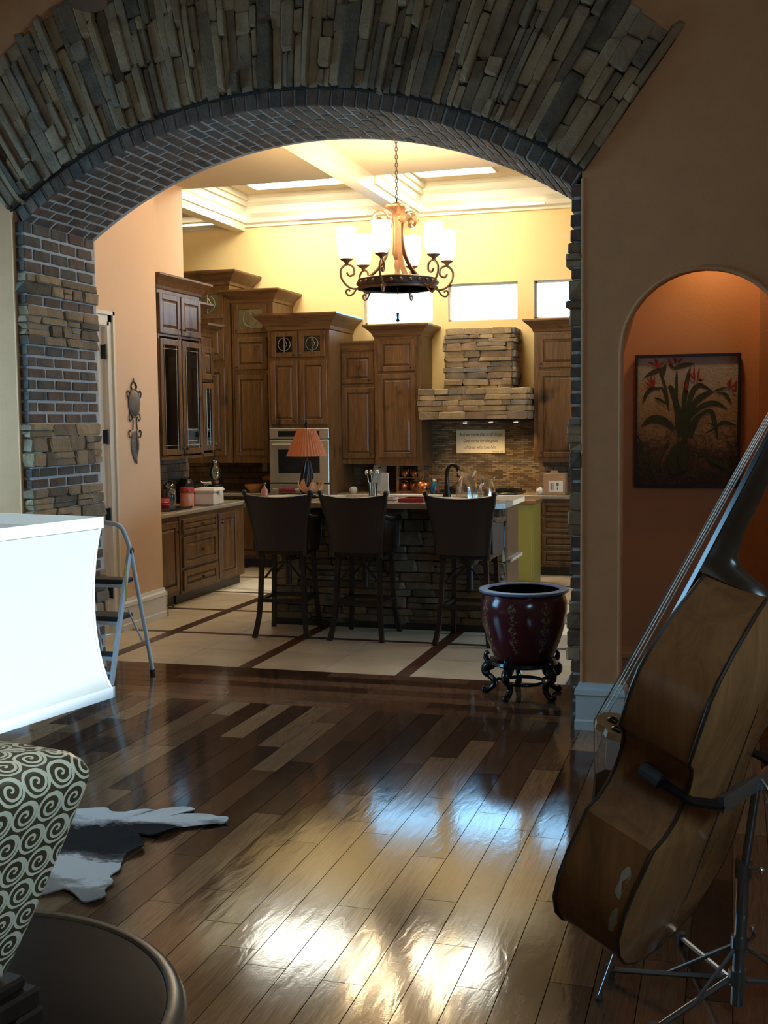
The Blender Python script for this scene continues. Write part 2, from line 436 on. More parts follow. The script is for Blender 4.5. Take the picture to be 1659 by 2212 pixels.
def thing(name, label, cat, loc=(0,0,0), rz=0, group=None):
    o=bpy.data.objects.new(name,None); COL.objects.link(o); o.location=loc; o.rotation_euler=(0,0,rz)
    o.empty_display_size=.05; o['label']=label; o['category']=cat
    if group: o['group']=group
    return o
def tag(o, label, cat, group=None):
    o['label']=label; o['category']=cat
    if group: o['group']=group
    return o
def struct(name, mb, mat, smooth=False): return mb.obj(name, mat, None, smooth, 'structure')
def copy_tree(o, parent=None):
    c=o.copy(); COL.objects.link(c); c.parent=parent
    for ch in list(o.children): copy_tree(ch, c)
    return c
def inst(name, me, parent, loc, scale=(1,1,1), rot=(0,0,0)):
    o=bpy.data.objects.new(name, me); COL.objects.link(o); o.parent=parent
    o.location=loc; o.scale=scale; o.rotation_euler=rot; return o

def rough_unit(b=.07, j=.035, seed=0):                 # unit chamfered block, slightly uneven
    R=random.Random(seed); m=MB().bbox(-.5,.5,-.5,.5,-.5,.5,b)
    m.v=[tuple(c+R.uniform(-j,j) for c in v) for v in m.v]; return m
STONES=[rough_unit(.09,.06,i).data('stone',  'stone',False) for i in range(14)]
STONESD=[rough_unit(.09,.06,60+i).data('stone','stone_dark',False) for i in range(10)]
STONESW=[rough_unit(.09,.06,40+i).data('stone','stone_warm',False) for i in range(12)]
BRICKS=[rough_unit(.05,.02,80+i).data('brick','brick',False) for i in range(6)]
SLATES=[rough_unit(.05,.02,120+i).data('tile','slate',False) for i in range(4)]
PLANK=MB().box(-.5,.5,-.5,.5,-.5,.5).data('plank','plank')
BORDER=MB().box(-.5,.5,-.5,.5,-.5,.5).data('plank','plank_border')
STRIP=MB().box(-.5,.5,-.5,.5,-.5,.5).data('wood_strip','strip')
TILE=MB().bbox(-.5,.5,-.5,.5,-.5,.5,.012).data('tile','tile')

# ================================================================== THE SETTING
YF, YK = 6.44, 7.30                     # living side and kitchen side of the arch wall
AX, AZ, RI, RO, RS = -2.545, .64, 2.88, 2.98, 3.82
JL, JR = -4.24, -.85                    # faces of the two brick jambs
SPR = AZ + sqrt(RI**2-(JR-AX)**2)

# floor base, then boards and tiles laid on it
fl = struct('floor', MB().box(-8,1.85,-7.5,13.6,-.06,-.022), 'subfloor')
R=random.Random(5)
y_end=6.55; x=-4.30-9*.135
while x < 1.55:
    y=y_end-(.13 if x<-4.4 else 0)
    first=R.uniform(.25,1.1)
    while y>2.35:
        L=first if first else R.uniform(.55,1.45); first=None
        inst('plank',PLANK,fl,(x+.0675,y-L/2,-.011),(L-.003,.132,.022),(0,0,pi/2)); y-=L
    x+=.135
for k in range(7):
    y=6.55+.136*k; xx=-4.3-R.uniform(0,.5); lim = 1.55 if k==0 else -.70
    while xx<lim:
        L=R.uniform(.7,1.5); L=min(L,lim-xx+.02)
        inst('plank',BORDER,fl,(xx+L/2,y+.066,-.011),(L-.003,.132,.022)); xx+=L
XS=[-5.54,-4.40,-3.27,-2.12,-.98,.16]; YS=[7.50,8.68,9.79,10.86,11.95,13.04]
def cell(x0,x1,y0,y1):
    nx=2 if x1-x0>.7 else 1; ny=2 if y1-y0>.7 else 1
    w=(x1-x0)/nx; h=(y1-y0)/ny
    for i in range(nx):
        for j in range(ny):
            inst('tile',TILE,fl,(x0+w*(i+.5),y0+h*(j+.5),-.009),(w-.004,h-.004,.018))
for i in range(6):
    x0=XS[i]+.05; x1=XS[i+1]-.05 if i<5 else 1.2
    for j in range(0 if i<4 else 1,6):
        y0=YS[j]+(.0 if j==0 else .035); y1=(YS[j+1]-.035) if j<5 else 13.4
        cell(x0,x1,y0,y1)
for X in XS:
    a_=7.5 if X<-1.5 else 8.64
    inst('wood_strip',STRIP,fl,(X,(a_+13.4)/2,-.010),(13.4-a_,.098,.020),(0,0,pi/2))
for Y in YS[1:]:
    for i in range(5): inst('wood_strip',STRIP,fl,((XS[i]+XS[i+1])/2,Y,-.010),(XS[i+1]-XS[i]-.10,.066,.020))
    inst('wood_strip',STRIP,fl,(.70,Y,-.010),(.98,.066,.020))

# walls with the two arched openings: vertical strips between soffit curve and top
def arch_soffit(x, cx, cz, r, spring_z=None):
    d=abs(x-cx); return cz+sqrt(max(0,r*r-d*d))
def wall_strips(mb, spans, y0, y1, ztop):
    for x0,x1,f in spans:
        n=1 if f is None else max(8,int((x1-x0)/.06))
        for i in range(n):
            a,b=x0+(x1-x0)*i/n, x0+(x1-x0)*(i+1)/n
            za,zb=(0,0) if f is None else (f(a),f(b))
            mb.add([(a,y0,za),(b,y0,zb),(b,y1,zb),(a,y1,za),(a,y0,ztop),(b,y0,ztop),(b,y1,ztop),(a,y1,ztop)],
                   [(3,2,1,0),(4,5,6,7),(0,1,5,4),(1,2,6,5),(2,3,7,6),(3,0,4,7)])
bigarch=lambda x: arch_soffit(x,AX,AZ,RO+.006)
XLo,XRo=-4.30,-.79
NX,NR,NZ=-.15,.43,2.07
niche=lambda x: arch_soffit(x,NX,NZ,NR)
w=MB(); wall_strips(w,[(-5.6,XLo,None),(XLo,XRo,bigarch),(XRo,NX-NR,None),(NX-NR,NX+NR,niche),(NX+NR,1.7,None)],YF,YF+.16,4.9)
struct('wall_front',w,'wall_tan')
w=MB(); wall_strips(w,[(-4.83,XLo,None),(XLo,XRo,bigarch),(XRo,-.68,None)],YK-.16,YK,4.9)
struct('wall_arch_back',w,'wall_peach')
struct('wall_pier_left',MB().box(-4.34,XLo,YF+.16,YK-.16,0,3.05),'mortar')
struct('wall_pier_right',MB().box(XRo,-.72,YF+.16,YK-.16,0,3.05),'wall_tan')
# bullnosed drywall corner beside the right jamb and niche edge
struct('trim_1',MB().tube([(XRo+.006,YF+.006,.26),(XRo+.006,YF+.006,3.0)],.012,10),'wall_tan',True)
struct('trim_2',MB().tube([(XLo-.006,YF+.006,0),(XLo-.006,YF+.006,3.0)],.012,10),'wall_tan',True)
npts=[(NX-NR,YF+.003,.26)]+[(NX-NR*cos(pi*i/28),YF+.003,NZ+NR*sin(pi*i/28)) for i in range(29)]+[(NX+NR,YF+.003,.26)]
struct('trim_3',MB().tube(npts,.014,8),'wall_tan',True)

# living room shell (behind and beside the camera), with its windows
w=MB().box(-5.75,-5.6,-7.4,4.85,0,4.9).box(-5.75,-5.6,6.25,YF,0,4.9).box(-5.75,-5.6,4.85,6.25,0,.9).box(-5.75,-5.6,4.85,6.25,2.9,4.9)
struct('wall_left',w,'wall_tan')
w=MB().box(1.7,1.85,-7.4,-.2,0,4.9).box(1.7,1.85,2.0,YF+.2,0,4.9).box(1.7,1.85,-.2,2.0,0,2.2).box(1.7,1.85,-.2,2.0,2.85,4.9)
struct('wall_right',w,'wall_tan')
struct('wall_back',MB().box(-5.75,1.85,-7.55,-7.4,0,4.9),'wall_tan')
struct('ceiling',MB().box(-5.75,1.85,-7.55,YF+.16,4.9,5.0),'ceil_tan')
def living_window(name,x,y0,y1,z0,z1,n):
    w=MB(); t=.05
    w.box(x-.04,x+.04,y0,y1,z0,z0+t).box(x-.04,x+.04,y0,y1,z1-t,z1)
    for i in range(n+1):
        y=y0+(y1-y0)*i/n; w.box(x-.04,x+.04,max(y0,y-t/2),min(y1,y+t/2),z0,z1)
    return struct(name,w,'white')
living_window('window_4',-5.67,4.85,6.25,.9,2.9,2)
living_window('window_6',1.27,8.5,10.2,.7,2.3,2)
living_window('window_5',1.77,-.2,2.0,2.2,2.85,1)  # unseen high slot, shaped to let the sunbeam reach only the lampshade

# hall behind the niche
struct('wall_hall',MB().box(-.72,1.85,7.50,7.62,0,4.95),'wall_orange')
struct('wall_hall_right',MB().box(.145,1.6,7.40,7.50,0,3.05),'wall_tan')
struct('wall_hall_end',MB().box(1.6,1.85,YF+.16,7.62,0,4.9),'wall_orange')
struct('wall_hall_left',MB().box(-.72,-.69,YF+.16,7.5,0,4.95),'wall_orange')
struct('ceiling_hall',MB().box(-.72,1.6,YF+.16,7.62,3.05,3.15),'ceil_tan')
bbp=[(0,0),(.032,0),(.032,.05),(.026,.06),(.026,.19),(.034,.20),(.030,.225),(.018,.24),(.012,.262),(0,.262)]   # depth, height
def base_x(name,x0,x1,y,mat,s=1):   # baseboard on a wall facing -Y
    return struct(name,MB().prism([(y-d*s,h) for d,h in bbp],x0,x1,'X'),mat)
base_x('baseboard_hall',-.69,.145,7.50,'hallwood')
# baseboard wrapped round the plaster column
bm=MB()
for i in range(len(bbp)-1):
    (d0,h0),(d1,h1)=bbp[i],bbp[i+1]
    a=[(XRo-d0,YF+.13,h0),(XRo-d0,YF-d0,h0),(NX-NR+d0,YF-d0,h0),(NX-NR+d0,YF+.16,h0)]
    b=[(XRo-d1,YF+.13,h1),(XRo-d1,YF-d1,h1),(NX-NR+d1,YF-d1,h1),(NX-NR+d1,YF+.16,h1)]
    bm.add(a+b,[(0,1,5,4),(1,2,6,5),(2,3,7,6)])
struct('baseboard_column',bm,'trim_blue')
base_x('baseboard_front_right',NX+NR,1.7,YF,'trim_blue')
base_x('baseboard_front_left',-5.6,XLo,YF,'trim_blue')

# ------------------------------------------------------------------ stone surround over the arch
fan=struct('trim_4',MB(),'darkmortar')
th0,th1=radians(53.6),radians(126.4)
b=MB(); n=40
for i in range(n):
    a0=th0+(th1-th0)*i/n; a1=th0+(th1-th0)*(i+1)/n
    P=lambda r,a,y:(AX+r*cos(a),y,AZ+r*sin(a))
    r0,r1=RO-.006,RS-.05
    b.add([P(r0,a0,YF-.012),P(r1,a0,YF-.012),P(r1,a1,YF-.012),P(r0,a1,YF-.012),P(r0,a0,YF+.01),P(r1,a0,YF+.01),P(r1,a1,YF+.01),P(r0,a1,YF+.01)],
          [(0,1,2,3),(7,6,5,4),(0,4,5,1),(1,5,6,2),(2,6,7,3),(3,7,4,0)])
fan.data=b.data('trim_4','darkmortar')
R=random.Random(21)
a=th0; cols=[]
while a<th1-.004:
    wd=R.choice([.040,.048,.056,.066,.078,.092]); da=wd/3.36
    if a+da>th1-.006: da=th1-a
    cols.append((a,da)); a+=da
cnt=0
for a,da in cols:
    r=RO+.001; top=RS+R.uniform(-.05,.04)
    while r<top-.02:
        L=R.choice([.10,.14,.19,.26,.34,.42])*R.uniform(.88,1.15)
        if top-r-L<.07: L=top-r
        rc=r+L/2; wd=da*rc
        split = (wd>.07 and R.random()<.3)
        for k in ((-.25,.25) if split else (0,)):
            ww=wd*(.5 if split else 1)-.004; pr=R.uniform(.035,.082); am=a+da/2+k*da
            inst('stone',R.choice(STONES),fan,(AX+rc*cos(am),YF-pr/2+.012,AZ+rc*sin(am)),(L-.006,pr,ww*R.uniform(.96,1.06)),(0,-am+R.uniform(-.012,.012),0)); cnt+=1
        r+=L
# ------------------------------------------------------------------ brick arch lining
arch=struct('trim_5',MB(),'mortar'); b=MB()
tA=math.asin((JR-AX)/RI); n=48
Pq=lambda r,t,y:(AX+r*sin(t),y,AZ+r*cos(t))
for i in range(n):
    t0,t1=-tA+2*tA*i/n,-tA+2*tA*(i+1)/n
    b.add([Pq(RI+.0045,t0,YF+.028),Pq(RO-.004,t0,YF+.028),Pq(RO-.004,t1,YF+.028),Pq(RI+.0045,t1,YF+.028),
           Pq(RI+.0045,t0,YK+.01),Pq(RO-.004,t0,YK+.01),Pq(RO-.004,t1,YK+.01),Pq(RI+.0045,t1,YK+.01)],
          [(0,1,2,3),(7,6,5,4),(0,4,5,1),(1,5,6,2),(2,6,7,3),(3,7,4,0)])
arch.data=b.data('trim_5','mortar')
R=random.Random(3); NC=49
for k in range(NC):
    t=-tA+2*tA*(k+.5)/NC; y=YF+.006-(.0 if k%2 else 0)
    seg=[.205]*4 if k%2 else [.10,.205,.205,.205,.10]
    for L in seg:
        L=min(L,YK+.016-y)
        if L<.03: break
        rc=(RI+RO)/2-R.uniform(0,.004)
        inst('brick',R.choice(BRICKS),arch,(AX+rc*sin(t),y+L/2,AZ+rc*cos(t)),(2*tA*RI/NC-.015,L-.014,RO-RI-.004),(0,t,0)); y+=L+.002
# ------------------------------------------------------------------ jambs: bands of brick and ledge stone
BANDS=[(0,.38,'b'),(.38,.70,'s'),(.70,1.075,'b'),(1.075,1.305,'s'),(1.305,1.445,'b'),(1.445,1.72,'s'),(1.72,2.22,'b'),(2.22,2.465,'s'),(2.465,2.535,'b'),(2.535,2.665,'s'),(2.665,SPR+.015,'b')]
def jamb(name, xf, sgn, seed):
    # xf: mean face of the masonry, sgn +1 if it faces +X
    xb=xf-sgn*.06
    core=struct(name,MB().box(min(xb,xf-sgn*.012),max(xb,xf-sgn*.004),YF+.030,YK+.01,0,SPR+.01),'mortar')
    R=random.Random(seed)
    for z0,z1,kd in BANDS:
        if kd=='b':
            n=max(1,round((z1-z0)/.0735)); h=(z1-z0)/n
            for i in range(n):
                y=YF+.008; seg=[.10,.205,.205,.205,.13] if i%2 else [.205,.205,.205,.205]
                for L in seg:
                    L=min(L,YK+.016-y)
                    if L<.03: break
                    d=.062+R.uniform(-.003,.004)
                    inst('brick',R.choice(BRICKS),core,(xf-sgn*(.06-d/2),y+L/2,z0+h*(i+.5)),(d,L-.016,h-.017)); y+=L+.002
        else:
            z=z0
            while z<z1-.02:
                h=R.choice([.045,.06,.075,.095]); h=h if z1-z-h>.035 else z1-z
                y=YF+.004
                while y<YK-.02:
                    L=R.uniform(.10,.30); L=min(L,YK+.016-y); L=L if YK-y-L>.05 else YK+.016-y
                    d=R.uniform(.066,.092)
                    if h>.07 and R.random()<.35:
                        for q in (.25,.75): inst('stone',R.choice(STONES),core,(xf-sgn*(.06-d/2),y+L/2,z+h*q),(d*R.uniform(.9,1.05),L-.004,h*.5-.003))
                    else: inst('stone',R.choice(STONES),core,(xf-sgn*(.06-d/2),y+L/2,z+h/2),(d,L-.004,h-.004))
                    y+=L
                z+=h
    return core
jamb('trim_6',JL,1,31); jamb('trim_7',JR,-1,47)

# ------------------------------------------------------------------ kitchen shell
KC=4.42
struct('wall_pantry',MB().box(-5.0,-4.83,YK,8.38-.86,0,KC).box(-5.0,-4.83,8.43,9.33,0,KC).box(-5.0,-4.83,8.38-.86,8.43,2.50,KC),'wall_peach')
struct('wall_pantry_return',MB().box(-5.63,-5.0,9.21,9.33,0,KC),'wall_peach')
struct('wall_kitchen_left',MB().box(-5.75,-5.63,9.21,11.52,0,KC),'wall_peach')
struct('wall_kitchen_left_return',MB().box(-7.6,-5.75,11.40,11.52,0,KC),'wall_yellow')
struct('wall_kitchen_far_left',MB().box(-7.7,-7.6,11.4,13.5,0,KC),'wall_yellow')
WX=[(-4.22,-3.375),(-3.19,-2.372),(-2.187,-1.37)]; WZ0,WZ1=2.855,3.285; YB=13.40
w=MB(); xs=-7.7
for x0,x1 in WX: w.box(xs,x0,YB,YB+.16,0,KC); w.box(x0,x1,YB,YB+.16,0,WZ0); w.box(x0,x1,YB,YB+.16,WZ1,KC); xs=x1
w.box(xs,1.35,YB,YB+.16,0,KC)
struct('wall_kitchen_back',w,'wall_yellow')
struct('wall_kitchen_right',MB().box(1.2,1.35,7.62,8.5,0,KC).box(1.2,1.35,10.2,YB,0,KC).box(1.2,1.35,8.5,10.2,0,.7).box(1.2,1.35,8.5,10.2,2.3,KC),'wall_yellow')
for i,(x0,x1) in enumerate(WX):
    f=MB(); t=.022; y0,y1=YB+.09,YB+.13
    f.box(x0,x1,y0,y1,WZ0,WZ0+t).box(x0,x1,y0,y1,WZ1-t,WZ1).box(x0,x0+t,y0,y1,WZ0,WZ1).box(x1-t,x1,y0,y1,WZ0,WZ1)
    wn=struct('window_%d'%(i+1),f,'white')
    MB().box(x0+t,x1-t,YB+.105,YB+.112,WZ0+t,WZ1-t).obj('pane','pane',wn)
# ceiling: a lower flat part, then the coffered tray with skylight wells
TY=11.62
struct('ceiling_kitchen',MB().box(-7.7,1.35,YK,TY,4.20,4.55),'ceil_tan')
c=MB(); holes=[(-5.36,-4.22,12.02,12.92),(-3.38,-2.50,12.02,12.90)]
ys=[TY,12.02,12.90,YB+.16]
c.box(-7.7,1.35,TY,12.02,KC,KC+.1).box(-7.7,1.35,12.92,YB+.16,KC,KC+.1).box(-7.7,-5.36,12.02,12.92,KC,KC+.1).box(-4.22,-3.38,12.02,12.92,KC,KC+.1).box(-2.50,1.35,12.02,12.92,KC,KC+.1)
struct('ceiling_tray',c,'ceil_tan')
for x0,x1,y0,y1 in holes:
    t=thing('ceiling_light','white glowing ceiling light panel '+('left of the white beam, nearer the tall cabinets' if x0<-5 else 'right of the white beam, above the chandelier chain'),'ceiling light',((x0+x1)/2,(y0+y1)/2,KC),0,'ceiling light panels')
    X,Y=(x1-x0)/2,(y1-y0)/2
    f=MB().box(-X,X,-Y,-Y+.02,-.012,.09).box(-X,X,Y-.02,Y,-.012,.09).box(-X,-X+.02,-Y,Y,-.012,.09).box(X-.02,X,-Y,Y,-.012,.09)
    f.obj('frame','cream',t); MB().box(-X+.02,X-.02,-Y+.02,Y-.02,.0,.012).obj('diffuser','panel',t)
# beams and crown mouldings
def beam(name,x,y0,y1,w=.15,z0=4.03):
    m=MB().box(x-w/2,x+w/2,y0,y1,z0,KC)
    for s in (-1,1):
        for d,za,zb in ((.02,4.12,KC),(.05,4.22,KC),(.085,4.30,KC),(.12,4.36,KC)):
            xa,xb=sorted((x+s*w/2,x+s*(w/2+d))); m.box(xa,xb,max(y0,TY),y1,za,zb)
    return struct(name,m,'cream')
beam('trim_8',-5.79,9.35,YB); beam('trim_9',-3.60,YK,YB); beam('trim_10',-1.35,YK,YB)
cp=[(0,4.07),(.02,4.07),(.02,4.10),(.05,4.12),(.055,4.17),(.10,4.22),(.11,4.30),(.16,4.34),(.17,4.38),(.20,4.39),(.20,KC),(0,KC)]
struct('trim_11',MB().prism([(YB-d,z) for d,z in cp],-7.6,1.2,'X'),'cream')
# cove strips tucked behind the crown's lower ledge
def cove(x0,x1,lab):
    t=thing('cove_strip',lab,'light strip',((x0+x1)/2,YB-.075,4.125),0,'cove light strips')
    L=(x1-x0)/2
    MB().box(-L,L,-.006,.006,0,.012).obj('lens','cove',t); MB().box(-L,L,.006,.02,-.01,.02).obj('channel','white',t)
cove(-5.0,-4.15,'thin glowing strip along the crown moulding left of the chandelier')
cove(-3.0,-2.05,'thin glowing strip along the crown moulding above the middle window')
cove(-6.9,-6.0,'thin glowing strip along the crown moulding left of the left beam')
t=thing('cove_strip','thin glowing strip along the right flank of the left ceiling beam','light strip',(-5.685,12.5,4.16),0,'cove light strips')
MB().box(-.006,.006,-.85,.85,0,.012).obj('lens','cove',t); MB().box(-.02,-.006,-.85,.85,-.01,.02).obj('channel','white',t)
t=thing('cove_strip','thin glowing strip along the right flank of the middle ceiling beam','light strip',(-3.495,12.5,4.16),0,'cove light strips')
MB().box(-.006,.006,-.85,.85,0,.012).obj('lens','cove',t); MB().box(-.02,-.006,-.85,.85,-.01,.02).obj('channel','white',t)

# pantry door in the peach wall
d=MB(); XD=-4.83
d.box(XD-.06,XD-.02,7.53,8.42,.012,2.49)
dr=struct('door_1',d,'door')
for (a,b_) in ((.2,1.05),(1.2,2.32)):
    MB().box(XD-.022,XD-.012,7.66,8.29,a,b_).obj('panel','door',dr)
for z in (2.29,1.61,.98,.36):
    MB().box(XD-.02,XD+.012,8.405,8.425,z-.055,z+.055).tube([(XD+.012,8.418,z-.06),(XD+.012,8.418,z+.06)],.009,8).obj('hinge','blackmetal',dr)
c=MB()
for (o,t) in ((0,.028),(.03,.018),(.085,.034)):
    wd=.03 if o!=.03 else .06
    c.box(XD,XD+t,8.43+o,8.43+o+wd,0,2.50+o+wd).box(XD,XD+t,7.52-o-wd,7.52-o,0,2.50+o+wd).box(XD,XD+t,7.52-o-wd,8.43+o+wd,2.50+o,2.50+o+wd)
struct('trim_12',c,'door')
m=MB().prism([(XD+d_,h) for d_,h in bbp],8.55,9.33,'Y')
m.v=[(x,y,z) for x,y,z in m.v]
struct('baseboard_pantry',m,'white')
m=MB(); 
for i in range(len(bbp)-1):
    (d0,h0),(d1,h1)=bbp[i],bbp[i+1]
    m.add([(-5.0,9.33+d0,h0),(XD+d0,9.33+d0,h0),(-5.0,9.33+d1,h1),(XD+d1,9.33+d1,h1)],[(0,1,3,2)])
struct('baseboard_pantry_return',m,'white')
t=thing('door_stop','small dark door stop sticking out of the white baseboard corner','door stop',(XD+.02,9.345,.10))
MB().tube([(0,0,0),(.055,.012,0)],.006,8).obj('rod','blackmetal',t); MB().ball((.06,.012,0),.013,8).obj('tip','rubber',t,True)

# ================================================================== CABINETS
def door_part(t, x0, x1, z0, z1, kind='p', knob=None, yf=0, mat='alder'):
    """one door or drawer front on the plane y=yf of a cabinet (front looks to -Y)"""
    s=.058 if kind!='d' else .036; T=.022; m=MB()
    g=.004; x0+=g;x1-=g;z0+=g;z1-=g
    m.bbox(x0,x0+s,yf-T,yf,z0,z1,.004).bbox(x1-s,x1,yf-T,yf,z0,z1,.004)
    m.bbox(x0+s,x1-s,yf-T,yf,z0,z0+s,.004).bbox(x0+s,x1-s,yf-T,yf,z1-s,z1,.004)
    o=m.obj('drawer' if kind=='d' else 'door',mat,t)
    a,b,c,d=x0+s,x1-s,z0+s,z1-s
    if kind in 'pd':
        k=.030 if kind=='p' else .018
        p=MB().add([(a,yf-.004,c),(b,yf-.004,c),(b,yf-.004,d),(a,yf-.004,d),(a+.008,yf-.005,c+.008),(b-.008,yf-.005,c+.008),(b-.008,yf-.005,d-.008),(a+.008,yf-.005,d-.008),
                    (a+k,yf-.019,c+k),(b-k,yf-.019,c+k),(b-k,yf-.019,d-k),(a+k,yf-.019,d-k)],
                   [(0,1,5,4),(1,2,6,5),(2,3,7,6),(3,0,4,7),(4,5,9,8),(5,6,10,9),(6,7,11,10),(7,4,8,11),(8,9,10,11)])
        p.obj('panel',mat,o)
    else:
        MB().box(a,b,yf-.010,yf-.006,c,d).obj('pane','cabglass',o)
        l=MB(); w_,h_=b-a,d-c; cx,cz=(a+b)/2,(c+d)/2; y=yf-.013
        q=min(w_,h_)
        if kind=='G':      # leaded star
            l.tube([(cx,y,c),(cx,y,d)],.003,4)
            l.tube([(cx,y,cz+q*.36),(cx+q*.2,y,cz),(cx,y,cz-q*.36),(cx-q*.2,y,cz),(cx,y,cz+q*.36)],.003,4)
            l.tube([(cx+q*.42*cos(2*pi*i/16),y,cz+q*.42*sin(2*pi*i/16)) for i in range(17)],.003,4)
        elif kind=='g':    # bevelled border strips
            e=.035
            l.tube([(a+e,y,c),(a+e,y,d)],.0022,4).tube([(b-e,y,c),(b-e,y,d)],.0022,4).tube([(a,y,c+e),(b,y,c+e)],.0022,4).tube([(a,y,d-e),(b,y,d-e)],.0022,4)
        l.obj('lead_came','lead',o)
    if knob:
        kx,kz=knob
        if kind=='d': MB().tube([(kx,yf-T,kz),(kx,yf-T-.022,kz)],.006,8).ball((kx,yf-T-.024,kz),.012,8).obj('knob','iron',o,True)
        else: MB().tube([(kx,yf-T,kz),(kx,yf-T-.02,kz)],.006,8).ball((kx,yf-T-.022,kz),.013,8,1.25).obj('knob','iron',o,True)
    return o
def crown(t, w, d, z0, z1, o, mat='alder_h', left=True, right=True):
    prof=[(.0,z0),(.012,z0+.01),(.02,z0+.25*(z1-z0)),(.5*o,z0+.55*(z1-z0)),(.9*o,z0+.8*(z1-z0)),(o,z1-.018),(o,z1)]
    m=MB(); n=len(prof)
    for e,z in prof:
        m.v+= [(-e*(1 if left else 0),d,z),(-e*(1 if left else 0),-e,z),(w+e*(1 if right else 0),-e,z),(w+e*(1 if right else 0),d,z)]
    for i in range(n-1):
        for k in range(3): m.f.append((i*4+k,i*4+k+1,i*4+k+5,i*4+k+4))
    m.f.append((0,1,2,3)); m.f.append(((n-1)*4+3,(n-1)*4+2,(n-1)*4+1,(n-1)*4))
    return m.obj('crown_moulding',mat,t)
def cabinet(label, loc, w, d, h, fronts, rz=0, crn=None, toe=0, group=None, hollow=None, name='cabinet', mat='alder', cl=True, cr=True):
    t=thing(name,label,'cabinet',loc,rz,group)
    m=MB()
    if hollow is None:
        m.box(0,w,0,d,toe,h)
    else:             # open shell with shelves behind the glass doors
        hz0,hz1,shelves=hollow
        m.box(0,w,d-.02,d,0,h).box(0,.02,0,d,0,h).box(w-.02,w,0,d,0,h).box(0,w,0,d,0,hz0).box(0,w,0,d,hz1,h)
        for z in shelves: m.box(.02,w-.02,.03,d-.02,z-.009,z+.009)
        xs=sorted({round(f[0],3) for f in fronts}|{round(f[1],3) for f in fronts})
        for x in xs: m.box(max(0,x-.022),min(w,x+.022),0,.02,hz0,hz1)
    m.obj('body',mat,t)
    if toe: MB().box(.005,w-.005,.055,d,0,toe).obj('toe_kick','darkwood',t)
    for f in fronts: door_part(t,*f)
    if crn: crown(t,w,d,crn[0],crn[1],crn[2],left=cl,right=cr)
    return t
# ---- left run (faces +X): local x = world Y, local -y = world +X
Q=pi/2
cabinet('tall wall cabinet with wine glasses behind two glass doors, above the left counter',(-5.26,10.16,1.36),.97,.36,1.72,
  [(.03,.475,1.21,1.60,'p',(.44,1.27)),(.495,.94,1.21,1.60,'p',(.53,1.27)),(.03,.475,.04,1.17,'g',(.44,.10)),(.495,.94,.04,1.17,'g',(.53,.10))],Q,(1.63,1.77,.10),hollow=(.03,1.19,(.42,.78)))
t=cabinet('narrow end cabinet with one glass door, right of the wine glass cabinet',(-5.28,11.135,1.36),.31,.34,1.26,
  [(.02,.29,.80,1.14,'p',(.26,.84)),(.02,.29,.06,.77,'g',(.26,.12))],Q,(1.24,1.38,.10),hollow=(.04,.78,(.42,)),cl=False)
cabinet('stepped upper box with a crown set back above the narrow end cabinet',(-5.40,11.14,2.745),.30,.22,.20,[],Q,(.10,.22,.10),cl=False)
cabinet('lower cabinet with one tall door at the near end of the left counter',(-5.0,9.36,0),.63,.62,.84,[(.03,.60,.13,.80,'p',(.56,.70))],Q,toe=.10)
cabinet('lower cabinet with a stack of three drawers under the left counter',(-4.985,9.99,0),.84,.64,.84,
  [(.03,.81,.66,.81,'d',(.42,.735)),(.03,.81,.34,.64,'p',(.42,.49)),(.03,.81,.12,.32,'p',(.42,.22))],Q,toe=.10)
cabinet('lower cabinet with one door at the far end of the left counter',(-5.0,10.83,0),.70,.62,.84,[(.03,.50,.13,.80,'p',(.08,.70))],Q,toe=.10)
m=MB().bbox(-5.62,-4.965,9.34,11.54,.845,.885,.008)
tag(m.obj('worktop','granite'),'granite worktop along the left wall holding canisters and the oil lamp','worktop')
# stone tile backsplash under the left wall cabinets
def tile_field(name,x0,x1,z0,z1,place,rows,seed,wid=(.14,.30)):
    R=random.Random(seed); bs=struct(name,place[1],'darkmortar'); h=(z1-z0)/rows
    for i in range(rows):
        x=x0-R.uniform(0,.1)
        while x<x1-.01:
            L=R.uniform(*wid); a,b=max(x,x0),min(x+L,x1); x+=L
            if b-a<.02: continue
            place[0](bs,R.choice(SLATES),(a+b)/2,z0+h*(i+.5),b-a-.005,h-.005,R.uniform(.016,.026))
    return bs
tile_field('trim_13',9.36,11.5,.885,1.37,(lambda p,me,u,z,l,h,d: inst('tile',me,p,(-5.63+d/2+.004,u,z),(d,l,h)),MB().box(-5.63,-5.624,9.36,11.5,.885,1.38)),6,71)
